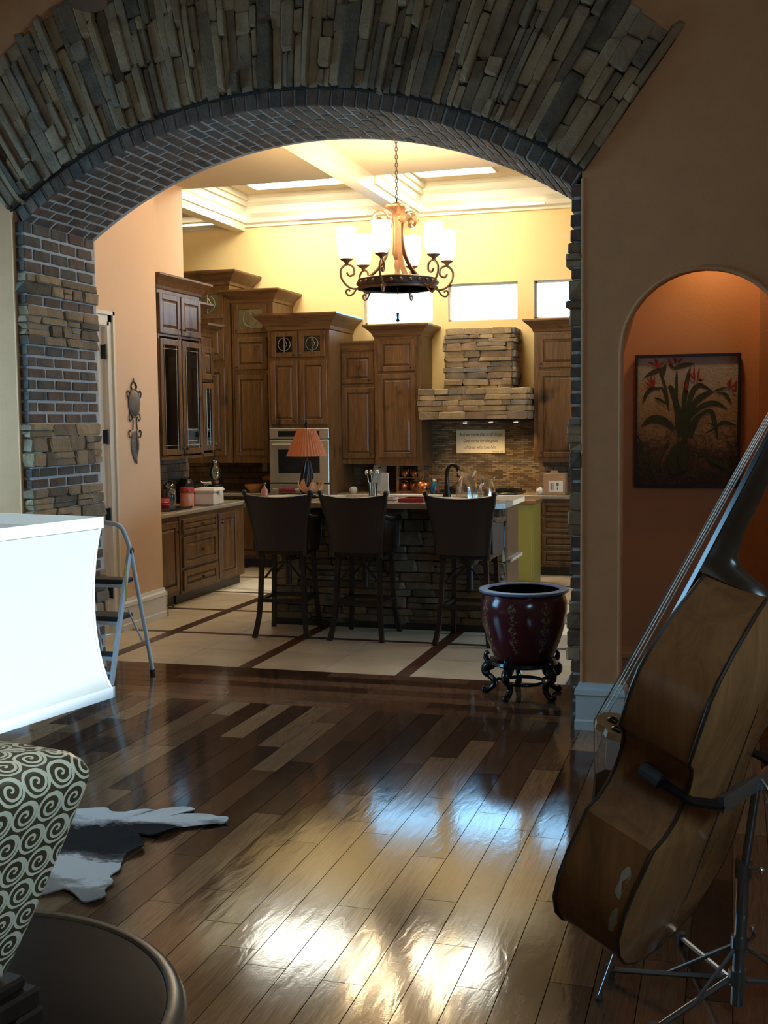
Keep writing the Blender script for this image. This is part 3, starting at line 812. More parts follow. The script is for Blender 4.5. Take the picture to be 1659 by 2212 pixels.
# ---- back wall (faces -Y)
def floor_door(x0,x1,z0,z1,k,kx): return (x0,x1,z0,z1,k,kx)
cabinet('tallest cabinet with a leaded glass top door, in the far left corner',(-6.30,12.70,1.24),.67,.68,2.14,
  [(.20,.60,1.68,2.03,'G',(.23,1.72)),(.20,.60,1.20,1.64,'p',(.23,1.24)),(.20,.60,.08,1.12,'p',(.23,.14))],0,(2.06,2.23,.13))
cabinet('tall cabinet with a leaded glass top door just left of the oven cabinet',(-5.615,12.72,1.24),.515,.66,1.88,
  [(.03,.45,1.50,1.84,'G',(.07,1.54)),(.03,.45,1.08,1.46,'p',(.07,1.12)),(.03,.45,.08,1.03,'p',(.07,.14))],0,(1.85,2.0,.12))
t=cabinet('oven cabinet with two leaded glass doors over two panel doors',(-5.10,12.55,0),.745,.84,2.80,
  [(.045,.365,2.44,2.74,'G',(.33,2.47)),(.38,.70,2.44,2.74,'G',(.415,2.47)),(.03,.365,1.68,2.41,'p',(.33,1.73)),(.38,.715,1.68,2.41,'p',(.415,1.73)),(.03,.365,.12,.42,'p',(.33,.38)),(.38,.715,.12,.42,'p',(.415,.38))],0,(2.74,2.93,.13),toe=.10)
cabinet('shorter wall cabinet with two stacked doors right of the oven cabinet',(-4.375,12.96,1.22),.44,.43,1.36,
  [(.02,.42,.92,1.28,'p',(.37,.97)),(.02,.42,.06,.88,'p',(.37,.12))],0,(1.29,1.41,.05))
cabinet('tall wall cabinet with two stacked doors left of the stone hood',(-3.93,12.88,1.20),.55,.51,1.54,
  [(.04,.49,1.07,1.44,'p',(.44,1.12)),(.04,.49,.09,1.05,'p',(.44,.15))],0,(1.46,1.60,.11))
cabinet('tall wall cabinet with two stacked doors right of the stone hood',(-2.10,12.88,1.24),.62,.51,1.48,
  [(.04,.58,1.03,1.40,'p',(.08,1.08)),(.04,.58,.05,1.00,'p',(.08,.11))],0,(1.42,1.56,.11))
cabinet('four drawer lower cabinet at the right end of the back counter',(-2.02,12.75,0),.85,.60,.84,
  [(.03,.82,.66,.81,'d',(.42,.735)),(.03,.82,.48,.64,'d',(.42,.56)),(.03,.82,.30,.46,'d',(.42,.38)),(.03,.82,.12,.28,'d',(.42,.2))],0,toe=.10)
cabinet('plain lower cabinet in the far left corner under the back counter',(-6.25,12.80,0),1.13,.57,.84,
  [(.04,.55,.13,.80,'p',(.5,.7)),(.58,1.09,.13,.80,'p',(.62,.7))],0,toe=.10)
cabinet('lower cabinet under the back counter behind the island',(-4.34,12.78,0),2.31,.58,.84,
  [(.04+.45*i,.44+.45*i,.13,.80,'p',(.4+.45*i,.7)) for i in range(5)],0,toe=.10)
for (x0,x1,lab) in ((-7.4,-5.115,'granite worktop in the far left corner beside the oven cabinet'),(-4.345,-1.15,'granite worktop along the back wall under the stone hood')):
    tag(MB().bbox(x0,x1,12.70,13.385,.845,.885,.008).obj('worktop','granite'),lab,'worktop')
pl=lambda p,me,u,z,l,h,d: inst('tile',me,p,(u,YB-d/2-.002,z),(l,d,h))
tile_field('trim_14',-7.4,-5.115,.885,1.24,(pl,MB().box(-7.4,-5.115,YB-.004,YB,.885,1.24)),5,72)
tile_field('trim_15',-4.345,-3.46,.885,1.22,(pl,MB().box(-4.345,-3.46,YB-.004,YB,.885,1.22)),6,73,(.10,.24))
tile_field('trim_16',-2.12,-1.2,.885,1.24,(pl,MB().box(-2.12,-1.2,YB-.004,YB,.885,1.24)),6,74,(.10,.24))
# small mosaic behind the cooktop
struct('trim_17',MB().box(-3.455,-2.125,YB-.012,YB-.0,.885,1.76),'mosaic')
struct('trim_18',MB().box(-3.475,-3.452,YB-.02,YB,.885,1.76).box(-2.128,-2.105,YB-.02,YB,.885,1.76),'slate')

# ---- wall oven set in the oven cabinet
t=thing('wall_oven','stainless double wall oven with dark windows built into the tall cabinet','oven',(-5.10+.37,12.55,.50))
w_=.36
MB().bbox(-w_,w_,-.03,-.002,1.02,1.14,.006).obj('control_panel','steel',t)
MB().box(-.25,.25,-.033,-.029,1.045,1.11).obj('display','black',t)
for (z0,z1,wz0,wz1) in ((.52,1.01,.63,.90),(.0,.505,.10,.40)):
    d_=MB().bbox(-w_,w_,-.035,-.002,z0,z1,.006).obj('oven_door','steel',t)
    MB().box(-.25,.25,-.039,-.034,wz0,wz1).obj('window','black',d_)
    MB().box(-.27,.27,-.0385,-.034,wz0-.02,wz0-.002).obj('sill','steel',d_)
    MB().tube([(-.30,-.085,z1-.06),(.30,-.085,z1-.06)],.017,10).tube([(-.26,-.035,z1-.06),(-.26,-.085,z1-.06)],.01,8).tube([(.26,-.035,z1-.06),(.26,-.085,z1-.06)],.01,8).obj('handle','steel',d_,True)
t=thing('dish_towel','dark red towel wrapped round the lower oven handle','towel',(-5.10+.37-.13,12.465,.945))
MB().tube([(-.095,0,0),(-.04,0,.002),(.04,0,-.002),(.095,0,0)],[.030,.034,.033,.030],12).obj('towel_wrap','towel',t,True)
for c in t.children: c.name='wrap'

# ---- stone range hood
hd=thing('range_hood','stacked ledge stone range hood above the mosaic backsplash','range hood',(-2.735,YB,1.70))
def stone_face(parent,x0,x1,yf,z0,z1,seed,meshes,dep=(.04,.08),hs=(.045,.06,.075,.09),ws=(.10,.34),side=None,y1=None,sideL=False):
    R=random.Random(seed); z=z0
    while z<z1-.015:
        h=R.choice(hs); h=h if z1-z-h>.03 else z1-z
        x=x0
        while x<x1-.01:
            L=R.uniform(*ws); L=L if x1-x-L>.06 else x1-x
            pr=R.uniform(*dep)
            if h>.075 and R.random()<.3:
                for q in (.25,.75): inst('stone',R.choice(meshes),parent,(x+L/2,yf-pr/2+.03,z+h*q),(L-.004,pr,h/2-.004))
            else: inst('stone',R.choice(meshes),parent,(x+L/2,yf-pr/2+.03,z+h/2),(L-.004,pr,h-.004))
            x+=L
        if side is not None:
            y=yf
            while y<y1-.01:
                L=R.uniform(*ws); L=L if y1-y-L>.06 else y1-y
                pr=R.uniform(*dep)
                inst('stone',R.choice(meshes),parent,(side+pr/2-.03,y+L/2,z+h/2),(pr,L-.004,h-.004)); y+=L
        if sideL:
            y=yf
            while y<y1-.01:
                L=R.uniform(*ws); L=L if y1-y-L>.06 else y1-y
                pr=R.uniform(*dep)
                inst('stone',R.choice(meshes),parent,(x0-pr/2+.03,y+L/2,z+h/2),(pr,L-.004,h-.004)); y+=L
        z+=h
MB().box(-.36,.36,-.40,-.003,.36,1.03).box(-.58,.58,-.73,-.003,.03,.355).obj('core','darkmortar',hd)
stone_face(hd,-.375,.375,-.42,.35,1.04,91,STONESW,side=.37,y1=-.01,sideL=True)
stone_face(hd,-.60,.60,-.76,.02,.36,92,STONESW,side=.59,y1=-.01,sideL=True)
MB().box(-.58,.58,-.76,-.02,.0,.028).obj('liner','blackmetal',hd)
for i,x in enumerate((-.12,.17,.45)):
    c_=MB().lathe([(.03,0),(.036,.01),(.036,.02)],16,(x,-.62,-.018)).obj('spotlight','steel',hd,True)
    MB().lathe([(.0001,0),(.022,0),(.024,.006)],14,(x,-.62,-.021)).obj('lens','can',c_)
for x in (-2.84,-2.55,-2.27): lamp('hood_light','SPOT',(x,12.78,1.675),14,(1,.74,.42),(radians(24),0,0),spot_size=radians(110),spot_blend=.6,shadow_soft_size=.02)

# ---- verse sign
sg=thing('verse_sign','cream board sign with three lines of script hung on the mosaic backsplash','sign',(-2.805,YB-.012,1.463))
MB().bbox(-.288,.288,-.022,0,-.137,.137,.003).obj('board','signboard',sg)
def text(body,parent,loc,size,mat,shear=.25,rot=(pi/2,0,0),align='CENTER',ext=.0008,name='lettering',sx=1):
    cu=bpy.data.curves.new('t','FONT'); cu.body=body; cu.size=size; cu.align_x=align; cu.align_y='CENTER'; cu.shear=shear; cu.extrude=ext; cu.resolution_u=2
    tmp=bpy.data.objects.new('t',cu); COL.objects.link(tmp)
    dg=bpy.context.evaluated_depsgraph_get(); me=bpy.data.meshes.new_from_object(tmp.evaluated_get(dg))
    bpy.data.objects.remove(tmp); me.materials.clear(); me.materials.append(M[mat]); me.name=name
    o=bpy.data.objects.new(name,me); COL.objects.link(o); o.parent=parent; o.location=loc; o.rotation_euler=rot; o.scale=(sx,1,1); return o
text('And we know that in all things',sg,(0,-.0235,.082),.055,'signink',sx=.74)
text('God works for the good',sg,(0,-.0235,.008),.055,'signink',sx=.74)
text('of those who love him.',sg,(0,-.0235,-.066),.055,'signink',sx=.74)
text('Romans 8:28',sg,(.265,-.0235,-.118),.024,'signink',align='RIGHT')

# ---- island
isl=thing('kitchen_island','kitchen island faced with dark stacked stone behind the three bar stools','island',(-2.78,9.23,0))
MB().box(-.94,1.00,.03,.66,0,1.019).obj('core','darkmortar',isl)
stone_face(isl,-.95,1.03,.02,.03,1.015,95,STONESD,dep=(.05,.08),hs=(.06,.08,.10,.12),ws=(.12,.34))
MB().box(-.96,1.04,-.02,.05,0,.055).obj('base_course','darkmortar',isl)
e_=MB().box(1.00,1.03,.06,.66,0,1.019).obj('end_panel','darkwood',isl)
MB().box(1.028,1.075,.05,.62,.565,.588).obj('ledge','steel',e_)
m=MB().prism([(-3.86,8.90),(-1.84,8.90),(-1.70,9.05),(-1.70,9.93),(-3.86,9.93)],1.02,1.06,'Z')
tag(m.obj('worktop','granite'),'granite island worktop holding the table lamp and dishes','worktop')
t=thing('side_cabinet','olive green cabinet with a wooden top at the right end of the island','cabinet',(-2.20,11.86,0))
MB().box(0,.265,0,.42,.0,.85).obj('body','olive',t)
d_=MB().bbox(.02,.245,-.012,0,.06,.78,.004).obj('door','olive',t)
MB().box(.065,.20,-.0135,-.009,.12,.72).obj('panel','olive',d_)
MB().bbox(-.015,.285,-.03,.44,.85,.895,.006).obj('top','butcher',t)

# ================================================================== BAR STOOLS
def make_stool():
    t=thing('bar_stool','','bar stool',(0,0,0),0,'bar stools along the island')
    hw=lambda z: .195+.07*max(0,(z-.70)/.46)**1.4
    yb=lambda z: -.20-.10*max(0,(z-.66)/.5)**1.3
    # upholstered back, gently dished, top edge dipping in the middle
    def bk(off):
        def f(u,v):
            top=1.135-.022*(1-(2*u-1)**2); z=.695+(top-.695)*v
            return ((2*u-1)*hw(z)*.97, yb(z)-.045*(1-(2*u-1)**2)+off, z)
        return f
    m=MB().grid(bk(-.016),10,8).grid(bk(.016),10,8); n=11*9
    def idx(i,j): return i*9+j
    for i in range(10):
        m.f.append((idx(i,8),idx(i+1,8),idx(i+1,8)+n,idx(i,8)+n)); m.f.append((idx(i,0),idx(i+1,0),idx(i+1,0)+n,idx(i,0)+n))
    for j in range(8):
        m.f.append((idx(0,j),idx(0,j+1),idx(0,j+1)+n,idx(0,j)+n)); m.f.append((idx(10,j),idx(10,j+1),idx(10,j+1)+n,idx(10,j)+n))
    bo=m.obj('backrest','leather',t,True)
    top=[((2*i/12-1)*hw(1.13)*.97,yb(1.13)-.045*(1-(2*i/12-1)**2),1.14-.022*(1-(2*i/12-1)**2)) for i in range(13)]
    MB().tube(top,.014,8).obj('top_rail','darkwood',bo,True)
    for s in (-1,1):
        zs=[.66+.05*i for i in range(11)]
        po=MB().tube([(s*hw(z),yb(z),z) for z in zs],[.019]*9+[.021,.017],8).ball((s*hw(1.16)*1.01,yb(1.16),1.165),.022,8).obj('post','darkwood',t,True)
        # arm with a filled side panel
        arm=[(s*hw(.98),yb(.98)+.01,.985),(s*.235,-.10,.955),(s*.245,.04,.945),(s*.245,.15,.950),(s*.235,.19,.925),(s*.23,.185,.88)]
        ao=MB().tube(arm,[.015,.018,.02,.02,.018,.015],8).tube([(s*.23,.185,.88),(s*.222,.17,.70)],.014,8).obj('arm','darkwood',t,True)
        MB().prism([(-.20,.70),(.165,.70),(.175,.92),(.05,.93),(-.1,.94),(-.22,.955)],s*.222-.008,s*.222+.008,'X').obj('side_panel','leather',ao)
        leg=[(s*.165,-.165,.68),(s*.175,-.18,.50),(s*.18,-.19,.32),(s*.19,-.215,.16),(s*.205,-.25,.05),(s*.215,-.27,.0)]
        MB().bar(leg,.036,.034,(1,0,0)).obj('leg','darkwood',t)
        leg=[(s*.165,.165,.68),(s*.172,.18,.50),(s*.178,.19,.32),(s*.188,.215,.16),(s*.20,.245,.05),(s*.208,.262,.0)]
        MB().bar(leg,.036,.034,(1,0,0)).obj('leg','darkwood',t)
    m=MB().bbox(-.215,.215,-.20,.205,.70,.77,.022); m.obj('seat','leather',t)
    MB().bbox(-.21,.21,-.205,.21,.66,.705,.008).obj('seat_frame','darkwood',t)
    MB().lathe([(.06,.60),(.075,.63),(.09,.66)],16).tube([(0,0,.40),(0,0,.62)],.028,10).obj('swivel','darkwood',t,True)
    f=MB(); z=.29
    f.box(-.19,.19,-.20,-.165,z-.014,z+.014).box(-.19,.19,.165,.20,z-.014,z+.014).box(-.195,-.165,-.19,.19,z-.012,z+.012).box(.165,.195,-.19,.19,z-.012,z+.012)
    f.obj('footrest','darkwood',t)
    for y in (-.165,.165): MB().tube([(-.15,y,.47),(-.06,y,.58),(0,y,.60),(.06,y,.58),(.15,y,.47)],.009,6).obj('bracket','darkwood',t,True)
    return t
st=make_stool()
for i,(x,y,a,lab) in enumerate([(-3.455,8.86,.10,'dark leather back bar stool at the island end nearest the left counter'),(-2.80,8.86,0,'dark leather back bar stool in the middle, its back under the dark books'),(-1.945,8.85,-.03,'dark leather back bar stool behind the round planter, in front of the faucet')]):
    o=st if i==0 else copy_tree(st)
    o.location=(x,y,0); o.rotation_euler=(0,0,a); o['label']=lab

# ================================================================== CHANDELIER
CH=(-2.86,10.10)
t=thing('chandelier','bronze scroll chandelier with six glowing glass shades hanging on a chain','chandelier',(CH[0],CH[1],2.93))
ca=MB().lathe([(.001,1.27),(.06,1.27),(.06,1.25),(.03,1.235),(.012,1.22)],16).obj('canopy','bronze',t,True)
link=MB(); z=.70; i=0
while z<1.22:
    pts=[(.011*cos(a),0,.021*sin(a)) for a in [2*pi*k/10 for k in range(11)]]
    pts=[((p[0],0,p[2]+z+.017) if i%2 else (0,p[0],p[2]+z+.017)) for p in pts]
    MB().tube(pts,.0042,5,False).obj('chain_link','iron',t,True); z+=.034; i+=1
MB().lathe([(.02,.62),(.11,.655),(.115,.668),(.06,.685),(.02,.70),(.001,.705)],18).obj('crown_cap','bronze',t,True)
MB().lathe([(.025,.20),(.042,.25),(.036,.34),(.028,.48),(.040,.56),(.045,.61),(.02,.64)],16).obj('column','bronze',t,True)
def yaw(v,a): return (v[0]*cos(a)-v[1]*sin(a), v[0]*sin(a)+v[1]*cos(a), v[2])
A0=-1.295+radians(-17)         # first arm: a little left of the line towards the camera
def lerp(pts,n=6):                # Catmull-Rom
    P=[Vector(p) for p in pts]; P=[P[0]*2-P[1]]+P+[P[-1]*2-P[-2]]; out=[]
    for i in range(1,len(P)-2):
        for k in range(n):
            u=k/n; out.append(.5*((2*P[i])+(P[i+1]-P[i-1])*u+(2*P[i-1]-5*P[i]+4*P[i+1]-P[i+2])*u*u+(3*P[i]-P[i-1]-3*P[i+1]+P[i+2])*u**3))
    out.append(P[-2]); return out
for k in range(3):                # broad straps sweeping from the crown down to the ring, ending in scrolls
    a=A0+radians(30+120*k)
    pts=lerp([(.15,0,.52),(.195,0,.50),(.225,0,.54),(.215,0,.60),(.16,0,.64),(.10,0,.61),(.065,0,.52),(.06,0,.38),(.10,0,.24),(.19,0,.12),(.31,0,.035)],5)
    MB().bar([yaw(p,a) for p in pts],[.045]*len(pts),.012,yaw((0,1,0),a)).obj('strap','bronze',t,True)
    MB().ball(yaw((.165,0,.55),a),.034,10).obj('scroll','bronze',t,True)
rg=MB(); prof=[(.325,-.035),(.345,-.04),(.352,-.02),(.345,.0),(.352,.028),(.335,.036),(.325,.03)]
rg.lathe(prof+[prof[0]],40).obj('ring','iron',t,True)
for k in range(26):
    a=2*pi*k/26; MB().ball((.350*cos(a),.350*sin(a),-.004),.017,6,1.1).obj('rosette','bronze',t,True)
MB().lathe([(.325,-.045),(.36,-.043),(.355,-.055),(.325,-.06),(.325,-.045)],40).obj('lower_rim','bronze',t,True)
for k in range(3):
    a=A0+pi/6+2*pi*k/3; MB().bar([(0,0,.0),yaw((.325,0,-.0),a)],.02,.012,(0,0,1)).obj('spoke','iron',t)
MB().lathe([(.001,-.05),(.03,-.03),(.05,.02),(.03,.07),(.02,.10),(.03,.16),(.02,.21)],14).obj('hub','bronze',t,True)
pr=[(.046,0),(.070,.045),(.082,.11),(.084,.17),(.078,.215),(.084,.245),(.094,.262)]
shade_prof=pr+[(r-.006,z) for r,z in pr[::-1]]
for k in range(6):
    a=A0+k*pi/3
    s_=lerp([(.31,0,-.02),(.37,0,-.055),(.44,0,-.04),(.50,0,.03),(.505,0,.11),(.45,0,.155),(.395,0,.13),(.39,0,.075),(.43,0,.055),(.455,0,.085)],5)
    ao=MB().tube([yaw(p,a) for p in s_],.010,6).obj('arm','bronze',t,True)
    MB().tube([yaw(p,a) for p in lerp([(.37,0,-.055),(.40,0,-.10),(.44,0,-.115),(.465,0,-.085),(.445,0,-.062),(.425,0,-.078)],5)],.008,6).obj('scroll','bronze',ao,True)
    c=yaw((.455,0,.0),a)
    MB().lathe([(.012,.15),(.018,.17),(.055,.195),(.058,.202),(.02,.204)],16,(c[0],c[1],0)).obj('bobeche','bronze',ao,True)
    MB().lathe(shade_prof,20,(c[0],c[1],.205)).obj('shade','shade_on',t,True)
    lamp('chandelier_bulb','POINT',(CH[0]+c[0],CH[1]+c[1],2.93+.50),21,(1,.74,.42),shadow_soft_size=.06)
t2=MB().lathe([(.001,-.345),(.02,-.335),(.010,-.31),(.012,-.275),(.016,-.262),(.002,-.26)],12).obj('finial','iron',t,True)
MB().tube([(0,0,-.27),(0,0,-.05)],.0035,5).obj('finial_rod','iron',t)

# ================================================================== COUNTER THINGS
ZL,ZI,ZB=.885,1.06,.885
def lat(name,lab,cat,loc,parts,group=None):
    t=thing(name,lab,cat,loc,0,group)
    for (nm,mat,prof,n) in parts: MB().lathe(prof,n).obj(nm,mat,t,True)
    return t
# left counter
t=lat('serving_dish','red coiled dish stacked on the black tray by the peach wall','dish',(-5.30,10.25,ZL+.022),[('bowl','red',[(.001,.0),(.07,.0),(.085,.02),(.08,.025),(.088,.045),(.08,.05),(.075,.075),(.06,.08),(.05,.055),(.001,.05)],20)])
t=thing('tray','flat black tray under the red dish on the left counter','tray',(-5.24,10.17,ZL))
MB().bbox(-.19,.19,-.24,.24,0,.020,.008).obj('tray_base','black',t); MB().tube([(.19,-.24,.018),(.19,.24,.018)],.006,6).obj('rim','black',t)
t=lat('canister','clear canister with a pink red lid beside the white plastic box','canister',(-5.20,10.60,ZL),[('jar','pinkclear',[(.001,0),(.066,0),(.07,.01),(.07,.13),(.06,.145),(.001,.145)],20),('lid','red',[(.074,.142),(.076,.15),(.076,.18),(.07,.188),(.001,.188)],20)])
t=thing('storage_box','cream plastic storage box with a lid on the left counter','box',(-5.08,10.85,ZL),.1)
MB().bbox(-.115,.115,-.14,.14,0,.13,.02).obj('tub','whiteplastic',t); MB().bbox(-.125,.125,-.15,.15,.128,.175,.02).obj('lid','whiteplastic',t); MB().box(.12,.135,-.05,.05,.10,.15).obj('latch','whiteplastic',t)
t=lat('glass_jar','clear glass jar with a domed lid behind the red lidded canister','jar',(-5.50,10.82,ZL),[('jar','clear',[(.001,.003),(.06,.003),(.068,.02),(.068,.15),(.055,.165),(.055,.17),(.064,.15),(.064,.02),(.05,.006),(.001,.006)],20),('lid','clear',[(.060,.17),(.066,.175),(.062,.20),(.03,.235),(.012,.245),(.016,.262),(.001,.27)],18)])
t=thing('coffee_maker','black domed coffee maker behind the cream storage box','coffee maker',(-5.46,11.12,ZL))
MB().bbox(-.10,.10,-.13,.13,0,.05,.015).obj('base','black',t); MB().lathe([(.001,.05),(.10,.05),(.115,.10),(.10,.20),(.07,.25),(.001,.265)],20).obj('pot','black',t,True); MB().tube(lerp([(.10,.02,.22),(.17,.03,.20),(.17,.03,.10),(.11,.02,.08)],4),.011,6).obj('handle','black',t,True)
t=thing('oil_lamp','old oil lamp with a tall clear glass chimney near the counter end','oil lamp',(-5.24,11.36,ZL))
MB().lathe([(.001,0),(.085,0),(.09,.01),(.06,.03),(.04,.06),(.05,.085),(.001,.085)],20).obj('base','orangeclay',t,True)
MB().lathe([(.04,.085),(.085,.11),(.09,.14),(.075,.175),(.03,.185),(.001,.185)],20).obj('reservoir','black',t,True)
MB().lathe([(.04,.185),(.045,.20),(.042,.22),(.03,.225)],16).obj('burner','bronze',t,True)
MB().lathe([(.036,.225),(.062,.27),(.066,.31),(.05,.36),(.032,.40),(.034,.43),(.031,.43),(.029,.40),(.047,.36),(.063,.31),(.059,.27),(.033,.225)],20).obj('chimney','clear',t,True)
t=thing('photo_frame','small leaning picture frame right of the oil lamp','photo frame',(-5.36,11.47-.02,ZL),radians(35))
f=MB(); f.bbox(-.075,.075,-.01,.01,0,.03,.004).bbox(-.075,.075,-.01,.01,.17,.20,.004).bbox(-.075,-.045,-.01,.01,.03,.17,.004).bbox(.045,.075,-.01,.01,.03,.17,.004).obj('frame','cream_plate',t)
MB().box(-.045,.045,-.004,.004,.03,.17).obj('print','blue_card',t)
for i,(y,z) in enumerate(((10.42,1.15),)):
    t=thing('wall_outlet','pale outlet plate on the slate tiles above the black tray','outlet',(-5.60,y,z))
    MB().bbox(0,.008,-.036,.036,-.058,.058,.003).obj('plate','outlet',t)
    for q in (-.026,.026): MB().box(.007,.010,-.014,.014,q-.014,q+.014).obj('socket','whiteplastic',t)
t=thing('wall_outlet','pale outlet plate on the tiles behind the orange bowl','outlet',(-5.50,YB-.026,1.17))
MB().bbox(-.036,.036,-.008,0,-.058,.058,.003).obj('plate','outlet',t)
for q in (-.026,.026): MB().box(-.014,.014,-.010,-.007,q-.014,q+.014).obj('socket','whiteplastic',t)
# corner counter
t=lat('fruit_bowl','orange ceramic bowl on the corner counter left of the oven','bowl',(-5.43,12.86,ZB),[('bowl','orangeclay',[(.001,0),(.05,0),(.06,.015),(.11,.07),(.118,.095),(.110,.095),(.10,.07),(.05,.02),(.001,.018)],24)])
t=lat('mushroom_jar','tan jar with a mushroom cap lid behind the orange bowl','jar',(-5.33,13.10,ZB),[('jar','darkwood',[(.001,0),(.05,0),(.055,.05),(.04,.13),(.001,.13)],18),('lid','orangeclay',[(.05,.13),(.09,.145),(.085,.165),(.05,.195),(.001,.205)],18)])
# island
t=lat('soap_bottle','pink glass bottle with a pump beside the first plate on the island','bottle',(-3.80,9.22,ZI),[('bottle','pinkclear',[(.001,0),(.028,0),(.030,.01),(.030,.08),(.014,.10),(.012,.112),(.001,.112)],16),('pump','clear',[(.006,.112),(.006,.135),(.014,.137),(.014,.145),(.001,.145)],12)])
t=lat('dinner_plate','large cream plate at the left end of the island worktop','plate',(-3.70,9.38,ZI),[('plate','cream_plate',[(.001,.0),(.09,.0),(.155,.016),(.165,.022),(.155,.022),(.09,.008),(.001,.007)],28)],'cream plates on the island')
t=lat('dinner_plate','small cream plate on the island right of the lotus candle holder','plate',(-3.24,9.44,ZI),[('plate','cream_plate',[(.001,.0),(.05,.0),(.09,.016),(.095,.022),(.09,.022),(.05,.008),(.001,.007)],24)],'cream plates on the island')
t=lat('dinner_plate','cream plate on the island in front of the faucet','plate',(-2.22,9.30,ZI),[('plate','cream_plate',[(.001,.0),(.09,.0),(.145,.014),(.15,.020),(.145,.020),(.09,.008),(.001,.007)],24)],'cream plates on the island')
t=thing('lotus_candle_holder','peach lotus petal candle holder on a dark foot in front of the lamp','candle holder',(-3.495,9.53,ZI))
MB().lathe([(.001,0),(.07,0),(.075,.008),(.02,.02),(.02,.032),(.05,.038),(.001,.04)],18).obj('foot','blackmetal',t,True)
for ring,(nn,r0,h,tw) in enumerate(((7,.105,.115,0),(5,.07,.125,.4))):
    for k in range(nn):
        a=2*pi*k/nn+tw
        def pf(u,v,a=a,r0=r0,h=h):
            w=.040*sin(pi*min(1,.12+.88*v)**.8)*(1 if v<1 else 0); x=.02+(r0-.02)*sin(v*pi/2)**.9; z=.036+h*v**1.5
            return yaw((x+.010*(2*u-1)**2,(2*u-1)*w,z),a)
        MB().grid(pf,4,6).obj('petal','petal',t,True)
t=thing('table_lamp','table lamp with a rust pleated cone shade on the island','lamp',(-3.60,9.72,ZI))
MB().lathe([(.001,0),(.075,0),(.08,.012),(.05,.03),(.062,.07),(.060,.12),(.045,.20),(.030,.27),(.022,.31),(.001,.315)],10).obj('base','darkwood',t,True)
for k in range(9):
    a=2*pi*k/9
    MB().tube(lerp([yaw((.05,0,.03),a),yaw((.064,0,.08),a),yaw((.05,0,.2),a+.3),yaw((.025,0,.31),a+.5)],4),.006,5).obj('trunk_rib','darkwood',t,True)
MB().tube([(0,0,.31),(0,0,.62)],.006,6).obj('stem','blackmetal',t); MB().lathe([(.001,.60),(.014,.605),(.02,.63),(.008,.66),(.001,.675)],10).obj('finial','blackmetal',t,True)
m=MB(); nn=72
for k in range(nn):
    a=2*pi*k/nn; e=.004 if k%2 else -.003
    m.v+=[((.178+e)*cos(a),(.178+e)*sin(a),.352),((.128+e)*cos(a),(.128+e)*sin(a),.47),((.077+e*.7)*cos(a),(.077+e*.7)*sin(a),.592)]
for k in range(nn):
    for j in (0,1): m.f.append((k*3+j,((k+1)%nn)*3+j,((k+1)%nn)*3+j+1,k*3+j+1))
m.obj('lamp_shade','shadepleat',t)
t=thing('vase','small clear glass vase holding silver utensils on the island','vase',(-2.95,9.58,ZI))
MB().lathe([(.001,.003),(.035,.003),(.036,.08),(.045,.13),(.042,.13),(.033,.08),(.032,.008),(.001,.008)],16).obj('glass','clear',t,True)
for k,(dx,dy) in enumerate(((-.05,0),(-.02,.02),(.03,.01),(.045,-.01))):
    u_=MB().tube([(dx*.3,dy*.3,.02),(dx,dy,.20)],.004,6).obj('utensil','chrome',t); MB().ball((dx*1.1,dy*1.1,.215),.017,8,1.4).obj('spoon_bowl','chrome',u_,True)
t=thing('card_stand','tall white folded card standing on the island beside the glass vase','card',(-2.885,9.72,ZI),.1)
MB().bbox(-.034,.034,-.012,.012,0,.205,.003).obj('card_face','paper',t); MB().prism([(.012,0),(.07,0),(.012,.18)],-.03,.03,'X').obj('easel_leg','paper',t)
t=thing('faucet','black gooseneck faucet standing on the island worktop','faucet',(-2.335,9.73,ZI))
MB().lathe([(.001,0),(.036,0),(.037,.012),(.028,.03),(.022,.10),(.018,.11)],16).obj('base','blackmetal',t,True)
MB().tube(lerp([(0,0,.10),(0,0,.20),(.012,-.005,.245),(.05,-.01,.275),(.095,-.015,.255),(.11,-.02,.20),(.112,-.02,.17)],6),[.016]*30+[.019]*7,10).obj('neck','blackmetal',t,True)
MB().tube([(.02,0,.07),(.06,.0,.10)],.008,6).obj('lever','blackmetal',t)
t=thing('book','dark maroon book lying on the island between the left and middle plates','book',(-2.72,9.28,ZI),.05)
MB().box(-.056,.056,-.08,.08,.004,.026).obj('pages','paper',t); MB().box(-.058,.058,-.082,.082,0,.004).box(-.058,.058,-.082,.082,.026,.030).box(-.058,-.054,-.082,.082,0,.03).obj('cover','maroon',t)
t=thing('serving_tray','red rimmed dark tray on the island left of the faucet','tray',(-2.47,9.18,ZI))
MB().bbox(-.10,.10,-.13,.13,0,.018,.006).obj('tray_base','black',t); MB().box(-.105,.105,-.135,-.125,0,.03).box(-.105,.105,.125,.135,0,.03).box(-.105,-.095,-.125,.125,0,.03).box(.095,.105,-.125,.125,0,.03).obj('rim','red',t)
def bag(lab,loc,w,h,seed,loaf):
    t=thing('plastic_bag',lab,'bag',loc); R=random.Random(seed)
    m=MB(); nn,kk=12,7
    ph=[R.uniform(0,6) for _ in range(6)]
    def f(u,v):
        a=2*pi*u; pin=1-.62*max(0,(v-.55)/.45)**.8
        rr=(1+.10*sin(5*a+ph[0]+4*v)+.07*sin(9*a+ph[1]))
        if v>.82: pin*=1+1.5*(v-.82)/.18
        return (w*.5*cos(a)*pin*rr, w*.42*sin(a)*pin*rr, .004+h*v+.012*sin(3*a+ph[2])*v)
    m.grid(f,24,10); m.obj('film','bag',t,True)
    if loaf: MB().ball((0,0,.062),w*.30,14,.9).obj('loaf','bread',t,True)
    return t
bag('crumpled clear plastic bag standing right behind the faucet',(-2.115,9.52,ZI),.17,.225,4,False)
